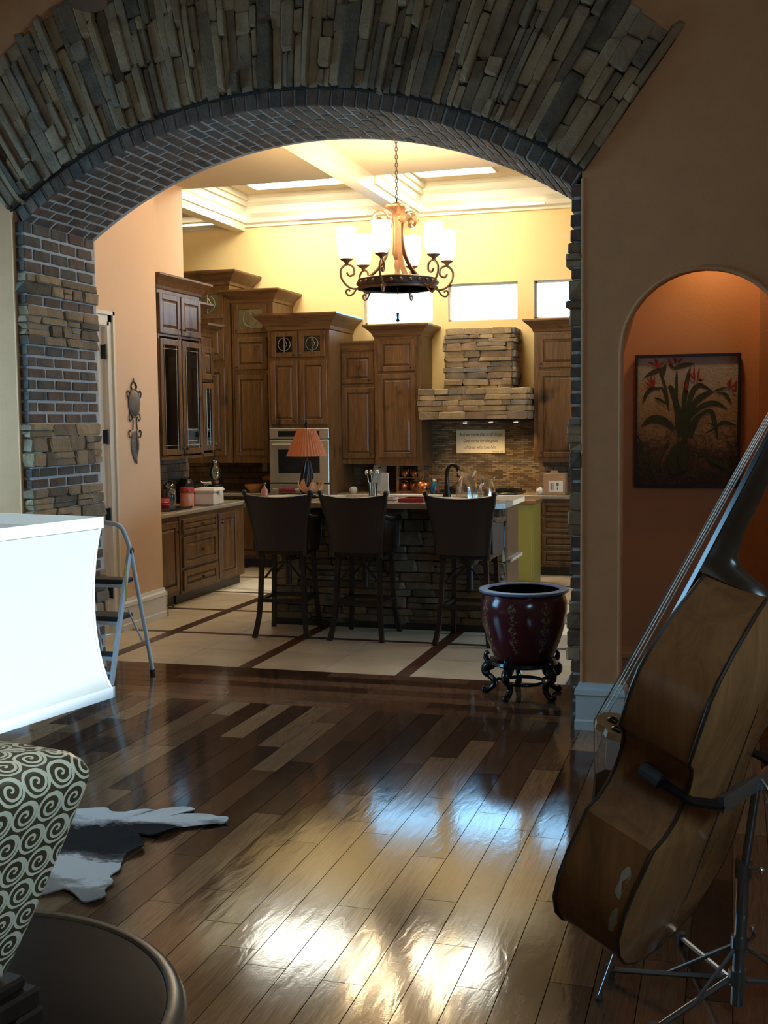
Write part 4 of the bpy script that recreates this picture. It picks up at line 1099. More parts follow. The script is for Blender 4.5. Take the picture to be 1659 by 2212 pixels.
bag('clear plastic bag with a bread loaf on the island by the right stool',(-1.94,9.50,ZI),.14,.17,8,True)
# back counter
t=lat('shell','small white shell dish on the back counter right of the oven','shell',(-4.19,12.84,ZB),[('shell_body','shell',[(.001,0),(.03,0),(.05,.03),(.045,.06),(.02,.075),(.001,.078)],12)])
t=thing('cutting_board','white cutting board leaning on the tiles left of the utensil vase','cutting board',(-4.00,13.20,ZB),0)
m=MB().bbox(-.082,.082,-.012,.012,0,.31,.006); m.v=[(x,y+z*.32,z) for x,y,z in m.v]; m.obj('board','paper',t)
m=MB().tube([(-.02,-.0135+.28*.32,.28),(.02,-.0135+.28*.32,.28)],.004,6); m.obj('grip_slot','blackmetal',t)
t=thing('pot_rack','wooden two shelf rack with copper pots under the tall cabinet','rack',(-3.60,13.18,ZB))
for x in (-.13,.13): MB().box(x-.012,x+.012,-.09,.09,0,.33).obj('side','butcher',t)
for z in (.0,.16): MB().box(-.12,.12,-.085,.085,z,z+.014).obj('shelf','butcher',t)
for z,xx in ((ZB+.014,(-.06,.055)),(ZB+.174,(-.05,.06))):
    for q,x in enumerate(xx):
        row='lower' if z<ZB+.1 else 'upper'
        t=lat('copper_pot','small copper pot on the %s rack shelf, %s one'%(row,('left','right')[q]),'pot',(-3.60+x,13.14,z),[('pot','copper',[(.001,0),(.035,0),(.05,.03),(.05,.06),(.03,.085),(.03,.09),(.045,.06),(.001,.01)],16)],'copper pots on the rack')
        MB().tube(lerp([(-.045,0,.06),(-.03,0,.11),(.03,0,.11),(.045,0,.06)],4),.004,5).obj('handle','copper',t,True)
t=lat('kettle','large copper kettle on the back counter left of the blue bottle','kettle',(-3.40,12.98,ZB),[('body','copper',[(.001,0),(.085,0),(.10,.03),(.105,.08),(.08,.13),(.035,.15),(.001,.155)],22),('lid_knob','brass' if 'brass' in M else 'bronze',[(.02,.15),(.012,.17),(.018,.185),(.001,.195)],12)])
MB().tube(lerp([(-.08,0,.12),(-.07,0,.22),(0,0,.26),(.07,0,.22),(.08,0,.12)],5),.008,6).obj('handle','bronze',t,True); MB().tube(lerp([(.09,0,.06),(.14,0,.09),(.16,0,.15)],4),[.02]*4+[.014]*4+[.01],8).obj('spout','copper',t,True)
t=lat('dish_soap','dark blue soap bottle with a white cap beside the copper kettle','bottle',(-3.235,12.86,ZB),[('bottle','bluesoap',[(.001,0),(.040,0),(.044,.01),(.046,.08),(.03,.12),(.016,.14),(.001,.14)],16),('cap','paper',[(.016,.14),(.016,.165),(.008,.17),(.001,.172)],12)])
MB().box(.0,.046,-.028,.028,.03,.075).obj('label','red',t)
t=thing('cooktop','black gas cooktop with grates under the stone hood','cooktop',(-2.72,13.02,ZB))
MB().bbox(-.46,.46,-.27,.27,0,.022,.006).obj('tray','black',t)
for i in range(3):
    g=MB()
    for y in (-.2,0,.2): g.box(-.43+.29*i,-.16+.29*i,y-.008,y+.008,.03,.044)
    for x in (-.43+.29*i,-.30+.29*i,-.17+.29*i): g.box(x-.006,x+.010,-.24,.24,.022,.042)
    g.obj('grate','blackmetal',t)
t=thing('carton','brown cardboard carton with a white shipping label on the right counter','box',(-1.865,12.88,ZB))
MB().bbox(-.118,.118,-.09,.09,0,.235,.004).obj('box_body','cardboard',t)
MB().prism([(-.05,.235),(.05,.235),(.035,.268),(-.035,.268)],-.088,-.082,'Y').obj('flap','cardboard',t)
lb=MB().box(-.062,.095,-.0925,-.0895,.035,.155).obj('shipping_label','paper',t)
for q,(x0,x1,z0,z1) in enumerate(((-.04,-.034,.055,.13),(-.03,-.016,.055,.13),(-.010,-.006,.055,.13),(.02,.05,.10,.13),(.03,.045,.06,.085))): MB().box(x0,x1,-.0935,-.0922,z0,z1).obj('print_mark','signink',lb)
t=thing('paper_wad','crumpled white paper left of the cardboard carton','paper',(-2.03,12.82,ZB))
m=MB().ball((0,0,.04),.042,10); R_=random.Random(2); m.v=[(x*R_.uniform(.8,1.2),y*R_.uniform(.8,1.2),max(0,z*R_.uniform(.85,1.15))) for x,y,z in m.v]; m.obj('crumple','paper',t)
# inside the glass cabinet
def wineglass(y,x,z,lab):
    t=thing('wine_glass',lab,'wine glass',(x,y,z),0,'wine glasses in the glass cabinet')
    MB().lathe([(.001,.0),(.034,.0),(.034,.003),(.004,.008),(.0035,.09),(.012,.10),(.032,.125),(.038,.16),(.033,.20),(.031,.20),(.036,.16),(.03,.127),(.001,.10)],14).obj('bowl','clear',t,True)
for k in range(8):
    door='left' if k<4 else 'right'; nth=('first','second','third','last')[k%4]
    wineglass(10.24+.105*k+(.04 if k>3 else 0),-5.36-.05*(k%2),1.36+.42+.010,'wine glass behind the %s glass door, %s from the left'%(door,nth))
for y,z,lab in ((10.30,1.392,'small amber jar at the bottom left inside the glass cabinet'),(10.50,1.392,'tall amber jar beside the left door stile inside the glass cabinet'),(10.86,1.392,'tan cone lamp at the bottom right inside the glass cabinet')):
    if 'cone' in lab: lat('cone_lamp',lab,'lamp',(-5.38,y,z),[('shade','orangeclay',[(.07,.06),(.03,.16),(.027,.16),(.066,.06)],16),('base','bronze',[(.001,0),(.04,0),(.02,.02),(.012,.06),(.012,.09),(.001,.09)],12)])
    else: lat('amber_jar',lab,'jar',(-5.40,y,z),[('jar','orangeclay',[(.001,0),(.035,0),(.05,.05),(.045,.12),(.025,.15),(.03,.18),(.001,.18)],16)])

# ---- metal wall plaque with a leaf below
t=thing('wall_plaque','dark metal wall plaque of an oval above a leaf on the peach wall','wall decoration',(-4.828,8.88,1.72))
def oval(u,v): 
    a=2*pi*u; r=v; return (.006+.028*sqrt(max(0,1-r*r)), .088*r*cos(a), .165+.115*r*sin(a))
MB().grid(oval,24,6).obj('oval','pewter',t,True)
MB().tube([(.008,.09*cos(2*pi*k/28),.165+.118*sin(2*pi*k/28)) for k in range(29)],.007,6).obj('rim','pewter',t,True)
MB().tube(lerp([(.006,-.03,.275),(.006,-.045,.31),(.006,0,.345),(.006,.045,.31),(.006,.03,.275)],5),.006,6).tube([(.006,0,.34),(.006,0,.375)],.005,6).obj('hanger','iron',t,True)
for s in (-1,1):
    for (y,z,k) in ((.085,.245,1),(.06,.04,-1),(.07,-.085,1)):
        MB().tube(lerp([(.007,s*(y-.02),z-.03*k),(.007,s*(y+.02),z-.035*k),(.007,s*(y+.035),z+.005*k),(.007,s*(y+.012),z+.025*k),(.007,s*(y),z+.005*k)],5),.005,5).obj('scroll','iron',t,True)
    MB().tube(lerp([(.007,s*.05,.055),(.007,s*.03,.02),(.007,s*.035,-.03),(.007,s*.04,-.06)],5),.005,5).obj('link_rod','iron',t,True)
lf=[]; 
for i in range(17):
    v=i/16; w=.066*sin(pi*min(1,.16+.84*v)) *(1+.10*(i%2)); lf.append((w if v<1 else .0,-.07-.27*v))
m=MB(); nL=len(lf)
for w,z in lf: m.v+=[(.006,-w,z),(.022,0,z),(.006,w,z)]
for i in range(nL-1):
    for k in (0,1): m.f.append((i*3+k,i*3+k+1,i*3+k+4,i*3+k+3))
m.obj('leaf','pewter',t); MB().tube([(.022,0,-.06),(.024,0,-.2),(.012,0,-.345)],.004,5).obj('midrib','iron',t)

# ================================================================== PAINTING IN THE NICHE
t=thing('painting','framed painting of a dark red flowered tropical plant in the arched niche','painting',(-.272,7.488,1.695))
wx,wz=.298,.392
f=MB(); e=.018
f.box(-wx-e,wx+e,-.03,0,-wz-e,-wz).box(-wx-e,wx+e,-.03,0,wz,wz+e).box(-wx-e,-wx,-.03,0,-wz,wz).box(wx,wx+e,-.03,0,-wz,wz).obj('frame','frame',t)
MB().box(-wx,wx,-.016,-.002,-wz,wz).obj('canvas','canvas',t)
def leafpoly(pts,w,y):
    P=lerp([(a,0,b) for a,b in pts],5); n=len(P); m=MB()
    for i,p in enumerate(P):
        d=(P[min(i+1,n-1)]-P[max(i-1,0)]).normalized(); nn=Vector((-d.z,0,d.x)); ww=w*sin(pi*(.08+.90*i/(n-1)))**.8
        m.v+=[tuple(p+nn*ww+Vector((0,y,0))),tuple(p-nn*ww+Vector((0,y,0)))]
    for i in range(n-1): m.f.append((2*i,2*i+1,2*i+3,2*i+2))
    return m
def pp(x,y): return ((x-130)/1340*2*wx-wx, wz-(y-175)/1720*2*wz)
LV=[([(760,1250),(680,900),(590,600),(540,580)],40),([(720,1200),(660,800),(655,500),(660,330)],22),([(740,1200),(760,800),(800,480),(840,310)],34),
 ([(780,1100),(850,700),(960,560),(1140,640)],38),([(800,1100),(900,800),(1050,680),(1150,650)],45),([(640,1150),(480,1030),(320,1010),(185,1100)],62),
 ([(820,1000),(1000,840),(1180,800),(1335,880)],38),([(560,900),(480,620),(400,560)],16),([(440,600),(330,590),(240,680),(200,800)],30),([(560,820),(500,560),(440,380),(440,330)],18),
 ([(520,300),(420,340),(300,390),(215,440)],30),([(480,420),(490,330),(510,260)],26),([(620,330),(690,300),(780,280),(890,265)],32),([(560,230),(590,300),(650,330)],20),
 ([(900,1000),(1100,900),(1170,1050),(1210,1270)],34),([(1150,640),(1250,610),(1340,590)],16),([(1200,660),(1300,680),(1350,740),(1390,810)],24),([(520,800),(430,740),(350,710)],18),
 ([(1200,1100),(1300,1060),(1460,1100)],30),([(760,1300),(700,1000),(620,760)],42),([(780,1300),(800,1050),(820,850)],52),([(700,1250),(690,1000),(700,820)],48),([(850,1250),(900,1050),(1000,920)],46),
 ([(640,1750),(600,1600),(640,1450),(720,1300)],60),([(760,1700),(760,1500),(760,1300)],70),([(900,1450),(1050,1500),(1250,1620),(1400,1700)],30),([(200,1500),(180,1350),(130,1220)],20),([(420,1900),(320,1600),(340,1500)],24),([(1050,1200),(1180,1120),(1060,1050)],18)]
for i,(pts,w) in enumerate(LV):
    leafpoly([pp(*q) for q in pts],w/1340*2*wx,-.0172-.0001*i).obj('painted_leaf','stain',t)
FL=[([(420,320),(360,270),(270,235)],16),([(420,300),(385,240),(370,185)],18),([(430,300),(450,260),(475,240)],14),([(600,270),(560,240),(545,185)],14),([(640,260),(640,215),(610,180)],22),([(680,260),(700,220),(740,185)],16),
 ([(340,570),(280,570),(230,585)],10),([(340,570),(270,530),(230,500)],10),([(350,560),(290,490),(250,440)],10),([(355,550),(315,470),(315,415)],11),([(360,550),(355,480),(355,410)],11),
 ([(900,480),(850,430),(825,360)],13),([(905,470),(890,380),(890,290)],12),([(930,480),(950,400),(960,320)],13),([(960,500),(990,490),(930,470)],20),([(800,620),(790,570),(810,480)],20),
 ([(1360,580),(1350,540),(1390,480)],24),([(1380,600),(1430,560),(1450,500)],18),([(1390,610),(1430,640),(1460,650)],14)]
for i,(pts,w) in enumerate(FL):
    leafpoly([pp(*q) for q in pts],w/1340*2*wx,-.0205-.0001*i).obj('painted_petal','flower',t)

# ================================================================== STEP LADDER
t=thing('step_ladder','white tubular step ladder with dark treads in front of the left brick jamb','step ladder',(-4.0,6.9,0))
XR,XL=.165,-.165          # right and left rails
for X,nm in ((XR,'r'),(XL,'l')):
    s=1 if X>0 else -1
    MB().bar([(X,-.25,.012),(X,.045,.885)],.020,.036,(1,0,0)).obj('front_rail','laddertube',t)
    MB().tube([(X+.025*s,.275,.012),(X+.006*s,.052,.86)],.014,10).obj('rear_rail','laddertube',t,True)
    MB().tube([(X+.016*s,.052,.87),(X-.01*s,.052,.87)],.024,12).obj('pivot','rubber',t)
    MB().bbox(X-.016,X+.016,-.275,-.235,0,.03,.004).obj('foot','rubber',t); MB().tube([(X+.025*s,.276,0),(X+.024*s,.27,.03)],.018,10).obj('foot','rubber',t)
    MB().tube([(X-.01*s,.02,.48),(X-.01*s,.20,.24)],.006,6).obj('brace','laddertube',t)
MB().tube(lerp([(XR+.004,.052,.86),(XR-.01,.03,.95),(XR-.045,.012,1.035),(XR-.12,.005,1.06),(-XR+.12,.005,1.06),(-XR+.045,.012,1.035),(-XR+.01,.03,.95),(-XR-.004,.052,.86)],6),.015,10).obj('hoop','laddertube',t,True)
for z,d in ((.66,.13),(.425,.19),(.205,.24)):
    yc=-.25+.295*z/.885
    o_=MB().bbox(XL+.008,XR-.008,yc-.02,yc+d,z,z+.030,.006).obj('tread','rubber',t)
    MB().box(XL+.008,XR-.008,yc-.022,yc+.012,z-.022,z).obj('tread_channel','laddertube',o_)
    MB().box(XR-.05,XR-.006,yc-.005,yc+.03,z-.03,z).obj('bracket','laddertube',o_)
MB().box(XR+.0105,XR+.0118,-.05,-.028,.55,.80).obj('sticker',plain('yellow_sticker',(.55,.42,.05),.5),t)
sk=t.children[-1]; sk.data.transform(Matrix.Translation((0,.0,0)))
for v in sk.data.vertices: v.co.y=-.25+.295*v.co.z/.885+(.008 if v.co.y>-.04 else -.012)
MB().tube([(XL,-.217,.10),(XR,-.217,.10)],.010,8).obj('cross_bar','laddertube',t,True)

# ================================================================== PLANTER ON ITS CARVED STAND
px_,py_=-1.235,7.17
t=thing('planter','large dark red glazed planter with faint gold sprigs on a carved stand','planter',(px_,py_,.225))
MB().lathe([(.001,.0),(.165,.0),(.185,.02),(.225,.12),(.258,.23),(.270,.31),(.268,.37),(.255,.405),(.250,.415),(.262,.42),(.2765,.43)],40).obj('bowl','pot',t,True)
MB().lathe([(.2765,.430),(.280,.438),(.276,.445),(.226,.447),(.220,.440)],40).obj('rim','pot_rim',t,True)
MB().lathe([(.220,.440),(.235,.36),(.240,.28),(.20,.10),(.12,.03),(.001,.025)],32).obj('interior','pot_in',t,True)
t=thing('planter_stand','black lacquered carved stand with curled legs under the planter','plant stand',(px_,py_,0))
MB().lathe([(.10,.195),(.20,.195),(.212,.205),(.205,.222),(.10,.222)],32).obj('top_ring','carved',t,True)
MB().ring(.125,.011,(0,0,.085),36,8).obj('stretcher_ring','carved',t,True)
for k in range(5):
    a=-1.40-.47+2*pi*k/5
    p_=lerp([(.185,0,.225),(.20,0,.19),(.235,0,.165),(.245,0,.135),(.205,0,.10),(.185,0,.07),(.20,0,.04),(.235,0,.018),(.255,0,.02)],5)
    rr=[.024+.010*sin(pi*min(1,i/14)) if i<18 else .020 for i in range(len(p_))]
    l=MB().tube([yaw(p,a) for p in p_],rr,8).obj('leg','carved',t,True)
    MB().ball(yaw((.252,0,.022),a),.020,8).obj('toe','carved',l,True)
    MB().tube([yaw(p,a) for p in lerp([(.215,0,.185),(.235,0,.215),(.240,0,.245),(.222,0,.265)],5)],[.018]*8+[.014]*8,8).obj('ear','carved',l,True)
    MB().tube([yaw(p,a) for p in lerp([(.19,0,.075),(.16,0,.09),(.135,0,.086)],5)],.011,6).obj('spur','carved',l,True)

# ================================================================== COWHIDE RUG
hp=[(-3.25,4.28),(-2.95,4.42),(-2.84,4.47),(-2.66,4.52),(-2.60,4.49),(-2.50,4.55),(-2.44,4.56),(-2.42,4.59),(-2.33,4.63),(-2.28,4.64),(-2.26,4.60),(-2.30,4.57),(-2.24,4.55),(-2.16,4.56),(-2.09,4.55),(-2.06,4.52),(-2.09,4.48),(-2.18,4.46),(-2.22,4.41),(-2.24,4.33),(-2.28,4.27),(-2.34,4.25),(-2.30,4.20),(-2.26,4.14),(-2.29,4.06),(-2.27,3.98),(-2.24,3.91),(-2.25,3.85),(-2.20,3.79),(-2.20,3.73),(-2.16,3.66),(-2.20,3.60),(-2.27,3.64),(-2.34,3.67),(-2.41,3.61),(-2.50,3.62),(-2.75,3.58),(-3.05,3.52),(-3.5,3.6),(-3.7,3.95),(-3.5,4.25)]
P=lerp([(x,y,0) for x,y in hp]+[(hp[0][0],hp[0][1],0)],4)[:-1]
cx=sum(p.x for p in P)/len(P); cy=sum(p.y for p in P)/len(P)
cen=Vector((-2.75,4.05,0)); R=random.Random(9)
m=MB(); K=6; n=len(P)
for i in range(n):
    for k in range(1,K+1):
        q=cen.lerp(P[i],k/K)
        z=.010+.007*sin(9*q.x+3*q.y)*sin(7*q.y)+ (.010*abs(sin(i*.35)) if k==K else 0)
        m.v.append((q.x,q.y,max(.006,z)))
m.v.append((cen.x,cen.y,.012)); c0=len(m.v)-1
for i in range(n):
    j=(i+1)%n
    m.f.append((c0,i*K,j*K))
    for k in range(K-1): m.f.append((i*K+k,i*K+k+1,j*K+k+1,j*K+k))
o=len(m.v)
for i in range(n): x,y,z=m.v[i*K+K-1]; m.v.append((x,y,max(.001,z-.006)))
for i in range(n): j=(i+1)%n; m.f.append((i*K+K-1,o+i,o+j,j*K+K-1))
tag(m.obj('cowhide_rug','cowhide',None,True),'black and white cowhide rug with ragged edges lying on the wood floor','rug')

# ================================================================== ROUND TABLE AND BIG LAMP
TX,TYY,TZ=-1.455,1.755,.62
t=thing('round_table','round dark wood table under the big white shaded lamp','table',(TX,TYY,0))
MB().lathe([(.001,TZ-.03),(.44,TZ-.03),(.47,TZ-.012),(.472,TZ-.002),(.466,TZ),(.001,TZ)],72).obj('tabletop','tablewood',t,True)
MB().lathe([(.472,TZ-.004),(.476,TZ+.003),(.488,TZ+.004),(.502,TZ-.006),(.510,TZ-.022),(.505,TZ-.04),(.485,TZ-.05),(.46,TZ-.05),(.46,TZ-.012)],72).obj('edge_moulding','tableedge',t,True)
MB().lathe([(.30,0),(.31,.02),(.26,.06),(.08,.12),(.06,.20),(.085,.35),(.06,.48),(.14,.55),(.22,TZ-.03)],28).obj('pedestal','darkwood',t,True)
LX,LY,LR=-1.345,1.70,radians(-11)
t=thing('scroll_lamp','big lamp with a white square shade and a brown and cream scroll body','lamp',(LX,LY,TZ+.004),LR)
# base plinth
b=MB().bbox(-.125,.125,-.125,.125,.035,.075,.006).bbox(-.108,.108,-.108,.108,.075,.098,.006)
b.obj('base','darkwood',t)
for sx_ in (-1,1):
    for sy_ in (-1,1): MB().bbox(sx_*.095-.034,sx_*.095+.034,sy_*.095-.034,sy_*.095+.034,0,.037,.006).obj('foot','darkwood',t)
# tapered scroll-printed body with soft shoulders
def rsq(h,r,n=6):
    out=[]
    for q,(cx_,cy_) in enumerate(((1,-1),(1,1),(-1,1),(-1,-1))):
        for i in range(n+1):
            a=-pi/2+q*pi/2+ (pi/2)*i/n
            out.append((cx_*(h-r)+r*cos(a),cy_*(h-r)+r*sin(a)))
    return out
lv=[(.098,.084),(.11,.090)]+[(.11+.34*i/12,.090+.112*(i/12)**.9) for i in range(1,13)]+[(.468,.202),(.485,.195),(.500,.180),(.511,.150),(.517,.09),(.520,.02)]
m=MB(); uvs=[]; acc=0; pz=None
for z,h in lv:
    rr=rsq(h,min(.03,h*.5)); nr=len(rr)
    if pz is not None: acc+=hypot(z-pz[0],h-pz[1])
    pz=(z,h)
    for i in range(nr+1):
        x,y=rr[i%nr]; q=(i//7)%4 if i<nr else 4
        # metres along each face, laid out side by side
        k_=i%7 if i<nr else 0
        al={0:y,1:-x,2:-y,3:x}
        side=[0,1,2,3,4]
        if i<nr:
            qq=q if k_>=3 else q-1
            base={-1:x,0:y,1:-x,2:-y,3:x}[qq]
            uvs.append((qq*.42+base,acc))
        else: uvs.append((3*.42+x,acc))
        m.v.append((x,y,z))
for i in range(len(lv)-1):
    for k in range(nr): m.f.append((i*(nr+1)+k,i*(nr+1)+k+1,(i+1)*(nr+1)+k+1,(i+1)*(nr+1)+k))
me=m.data('body','swirl',60); ul=me.uv_layers.new(name='UVMap')
for l in me.loops: ul.data[l.index].uv=uvs[l.vertex_index]
o=bpy.data.objects.new('body',me); COL.objects.link(o); o.parent=t
MB().tube([(0,0,.53),(0,0,.57)],.016,10).obj('neck','bronze',t); MB().tube(lerp([(0,0,.56),(0,.05,.64),(0,.05,.80),(0,0,.905),(0,-.05,.80),(0,-.05,.64),(0,0,.56)],5),.003,6).obj('harp','chrome',t,True)
MB().ball((0,0,.925),.013,10).obj('finial','chrome',t,True)
# square shade, sides swept in
def sh(z0,z1,h0,h1,off=0,nz=12):
    mm=MB()
    prof=[]
    for i in range(nz+1):
        v=i/nz; h=h0+(h1-h0)*v-.017*(4*v*(1-v))**.85*(1.15-.3*v); prof.append((h+off,z0+(z1-z0)*v))
    for q in range(4):
        a=q*pi/2
        for (h,z) in prof:
            for k in range(9):
                s=(2*k/8-1)*h; bow=0
                x,y=(h,s); mm.v.append((x*cos(a)-y*sin(a),x*sin(a)+y*cos(a),z))
        o=q*len(prof)*9
        for i in range(nz):
            for k in range(8): mm.f.append((o+i*9+k,o+i*9+k+1,o+(i+1)*9+k+1,o+(i+1)*9+k))
    return mm,prof
ZS0,ZS1=.607,.918
mm,prof=sh(ZS0,ZS1,.226,.218)
so=mm.obj('lamp_shade','shadecloth',t,True)
for (h,z) in ((prof[0][0],ZS0),(prof[-1][0],ZS1)):
    tr=MB(); hh=h+.003
    for (x0,x1,y0,y1) in ((-hh,hh,hh-.005,hh),(-hh,hh,-hh,-hh+.005),(hh-.005,hh,-hh,hh),(-hh,-hh+.005,-hh,hh)): tr.box(x0,x1,y0,y1,z-.010,z+.010)
    tr.obj('shade_trim','shadetrim',so)
for q in range(4):
    a=q*pi/2+pi/4
    MB().tube([(h*1.4142*cos(a),h*1.4142*sin(a),z) for h,z in prof],.003,6).obj('corner_piping','shadetrim',so,True)

# ================================================================== DOUBLE BASS (local: u along the body, v across, w out of the belly)
BO=Vector((-.3713,3.3855,.2791)); BU=Vector((.2961,-.1634,.9411)).normalized(); BV=Vector((.4105,.9114,.0291)).normalized(); BW=Vector((-.8624,.3777,.3369)).normalized()
def Bp(u,v,w): return BO+BU*u+BV*v+BW*w
bt=thing('double_bass','worn brown double bass leaning back on its stand, seen from behind','double bass',tuple(BO))
def BL(p): q=Bp(*p)-BO; return (q.x,q.y,q.z)
half=[(0,0),(.002,.06),(.016,.13),(.05,.20),(.10,.258),(.17,.302),(.25,.317),(.33,.309),(.39,.293),(.44,.282),(.448,.272),(.465,.236),(.50,.206),(.55,.190),(.60,.190),(.64,.202),(.672,.222),(.686,.244),(.695,.250),(.74,.252),(.80,.256),(.86,.247),(.92,.216),(.98,.165),(1.03,.112),(1.07,.066),(1.095,.03),(1.10,0)]
outl=[(u,-v) for u,v in half]+[(u,v) for u,v in half[::-1][1:-1]]
T=.20
def depth(u): return -T+ (0 if u<.80 else .035*((u-.80)/.30)**1.3)
n=len(outl)
m=MB()
for u,v in outl: m.v.append(BL((u,v,0)))
for u,v in outl: m.v.append(BL((u,v,depth(u))))
for i in range(n): m.f.append((i,(i+1)%n,n+(i+1)%n,n+i))
rib=m.obj('ribs','bassrib',bt,35)
def plate(name,mat,w0,sgn,arch,over=.006,th=.006):
    m=MB(); K=7
    cu=lambda u:u
    for layer in (0,1):
        for (u,v) in outl:
            sc=over
            for k in range(1,K+1):
                f=k/K
                uu=.55+(u-.55)*1; vv=v*f
                d=hypot(u-.5,v); 
                vv=v*f*(1+ (over/max(.05,abs(v)) if abs(v)>.02 else 0)*(f**4))
                e=1-f*f; lim=min(1,max(0,abs(v)/.19))
                w=w0(u)+sgn*(layer*th+arch*e*lim*min(1,u/.15)*min(1,max(0,(1.1-u)/.15)))
                m.v.append(BL((u,vv,w)))
    L=n*K
    # strips across: connect neighbouring outline points, mirrored halves meet on the centre line
    for layer in (0,1):
        for i in range(n):
            j=(i+1)%n
            for k in range(K-1): m.f.append((layer*L+i*K+k,layer*L+i*K+k+1,layer*L+j*K+k+1,layer*L+j*K+k))
    for i in range(n):
        j=(i+1)%n; m.f.append((i*K+K-1,L+i*K+K-1,L+j*K+K-1,j*K+K-1))
    # close the slit along the centre line (inner points of the two halves)
    h=len(half)
    for layer in (0,1):
        for a in range(1,h-1):
            a2=a+1
            b,b2=(n-a)%n,(n-a2)%n if a2<h-1 else h-1
            if a2==h-1: b2=h-1
            m.f.append((layer*L+a*K,layer*L+a2*K,layer*L+b2*K,layer*L+b*K))
    return m.obj(name,mat,bt,40)
plate('back','bassback',lambda u:depth(u),-1,.030)
plate('belly','bassback',lambda u:0,1,.032)
for s,nm in ((0,'belly_edge'),(1,'back_edge')):
    MB().tube([BL((u,v*1.012,(depth(u)-.003) if s else .003)) for u,v in outl]+[BL((outl[0][0],outl[0][1],(depth(0)-.003) if s else .003))],.0052,6,False).obj(nm,'bassedge',bt,True)
MB().tube([BL(p) for p in ((.0,0,depth(0)-.007),(.2,0,depth(.2)-.036),(.5,0,depth(.5)-.038),(.8,0,depth(.8)-.036),(1.0,0,depth(1.0)-.02),(1.09,0,depth(1.09)-.007))],.0018,4).obj('centre_seam','bassedge',bt)
# worn patches on the rib edge
for (u,v,w,l) in ((.33,-.31,-.165,.05),(.22,-.31,-.175,.04)):
    m=MB(); R=random.Random(int(u*100))
    pts=[(u+l*cos(a)*R.uniform(.6,1.1), w+.014*sin(a)*R.uniform(.6,1.3)) for a in [2*pi*k/12 for k in range(12)]]
    vv=lambda uu: next(-(v0+(v1-v0)*(uu-u0)/(u1-u0)) for (u0,v0),(u1,v1) in zip(half,half[1:]) if u0<=uu<=u1)-.0012
    m.v=[BL((a,vv(a),b)) for a,b in pts]; m.f=[tuple(range(12))]; m.obj('worn_patch',plain('bare_wood',(.26,.20,.12),.7),bt)
# f holes, bridge, tailpiece, neck, fingerboard, strings, scroll, endpin
for s in (-1,1):
    MB().tube([BL(p) for p in lerp([(.44,s*.135,.024),(.47,s*.155,.022),(.50,s*.135,.028),(.57,s*.115,.030),(.62,s*.10,.032),(.65,s*.082,.034),(.67,s*.098,.033)],5)],.006,6).obj('f_hole','ebony',bt,True)
# bridge, cut from one plate with two pierced hearts' worth of openings
BRU=.555
def brplate(pts,u0,u1): 
    m=MB(); n_=len(pts)
    for u in (u0,u1):
        for v,w in pts: m.v.append(BL((u,v,w)))
    m.f.append(tuple(range(n_))); m.f.append(tuple(n_+i for i in range(n_))[::-1])
    for i in range(n_): m.f.append((i,n_+i,n_+(i+1)%n_,(i+1)%n_))
    return m
bp=[(-.085,.030),(-.080,.045),(-.055,.055),(-.062,.085),(-.075,.105),(-.058,.125),(-.062,.150),(-.03,.172),(0,.176),(.03,.172),(.062,.150),(.058,.125),(.075,.105),(.062,.085),(.055,.055),(.080,.045),(.085,.030),(.045,.030),(.03,.055),(0,.065),(-.03,.055),(-.045,.030)]
br=brplate(bp,BRU-.010,BRU+.010).obj('bridge','maple',bt)
for v,w in ((-.035,.095),(.035,.095),(0,.13)):
    for uu in (BRU-.0115,BRU+.0115): MB().tube([BL(p) for p in lerp([(uu,v-.008,w-.014),(uu,v-.014,w+.008),(uu,v,w+.014),(uu,v+.014,w+.008),(uu,v+.008,w-.014)],4)],.005,5).obj('cutout','ebony',br,True)
brplate([(-.045,.0),(.045,.0),(.030,.018),(-.030,.018)],.10,.36)
m=MB()
tp=[(.06,.030,.030),(.40,.050,.105)]
for u,hv,w in tp: m.v+=[BL((u,-hv,w)),BL((u,hv,w)),BL((u,hv*.6,w+.018)),BL((u,-hv*.6,w+.018))]
m.f=[(0,1,2,3),(7,6,5,4),(0,4,5,1),(1,5,6,2),(2,6,7,3),(3,7,4,0)]; m.obj('tailpiece','ebony',bt)
m=MB(); sec=[(.76,.048,.098,.075),(1.10,.040,.045,.020),(1.40,.031,.002,-.022),(1.66,.025,-.036,-.058)]
def loft(m,rows):
    o=len(m.v); k=len(rows[0])
    for r in rows: m.v+=[BL(p) for p in r]
    for i in range(len(rows)-1):
        for j in range(k): m.f.append((o+i*k+j,o+i*k+(j+1)%k,o+(i+1)*k+(j+1)%k,o+(i+1)*k+j))
    m.f.append(tuple(o+j for j in range(k))[::-1]); e=o+(len(rows)-1)*k; m.f.append(tuple(e+j for j in range(k)))
    return m
loft(m,[[(u,-h,b),(u,-h*.75,a-.010),(u,0,a),(u,h*.75,a-.010),(u,h,b)] for u,h,a,b in sec]).obj('fingerboard','ebony',bt,30)
m=MB(); rows=[]
for u,h,top,d in ((1.095,.042,.020,.190),(1.115,.040,.018,.165),(1.135,.034,.014,.085),(1.16,.030,.010,.060),(1.22,.028,.004,.050),(1.40,.025,-.022,.044),(1.66,.022,-.058,.040)):
    rows.append([(u,h*cos(pi*k/8),top-d*sin(pi*k/8)**.9) for k in range(9)])
loft(m,rows).obj('neck','neckwood',bt,50)
for k,v in enumerate((-.030,-.010,.010,.030)):
    MB().tube([BL(p) for p in ((.40,v*.9,.122),(BRU,v*1.25,.176-abs(v)*.15),(1.66,v*.55,-.030),(1.74,v*.4,-.062))],.0019,5).obj('string','string',bt)
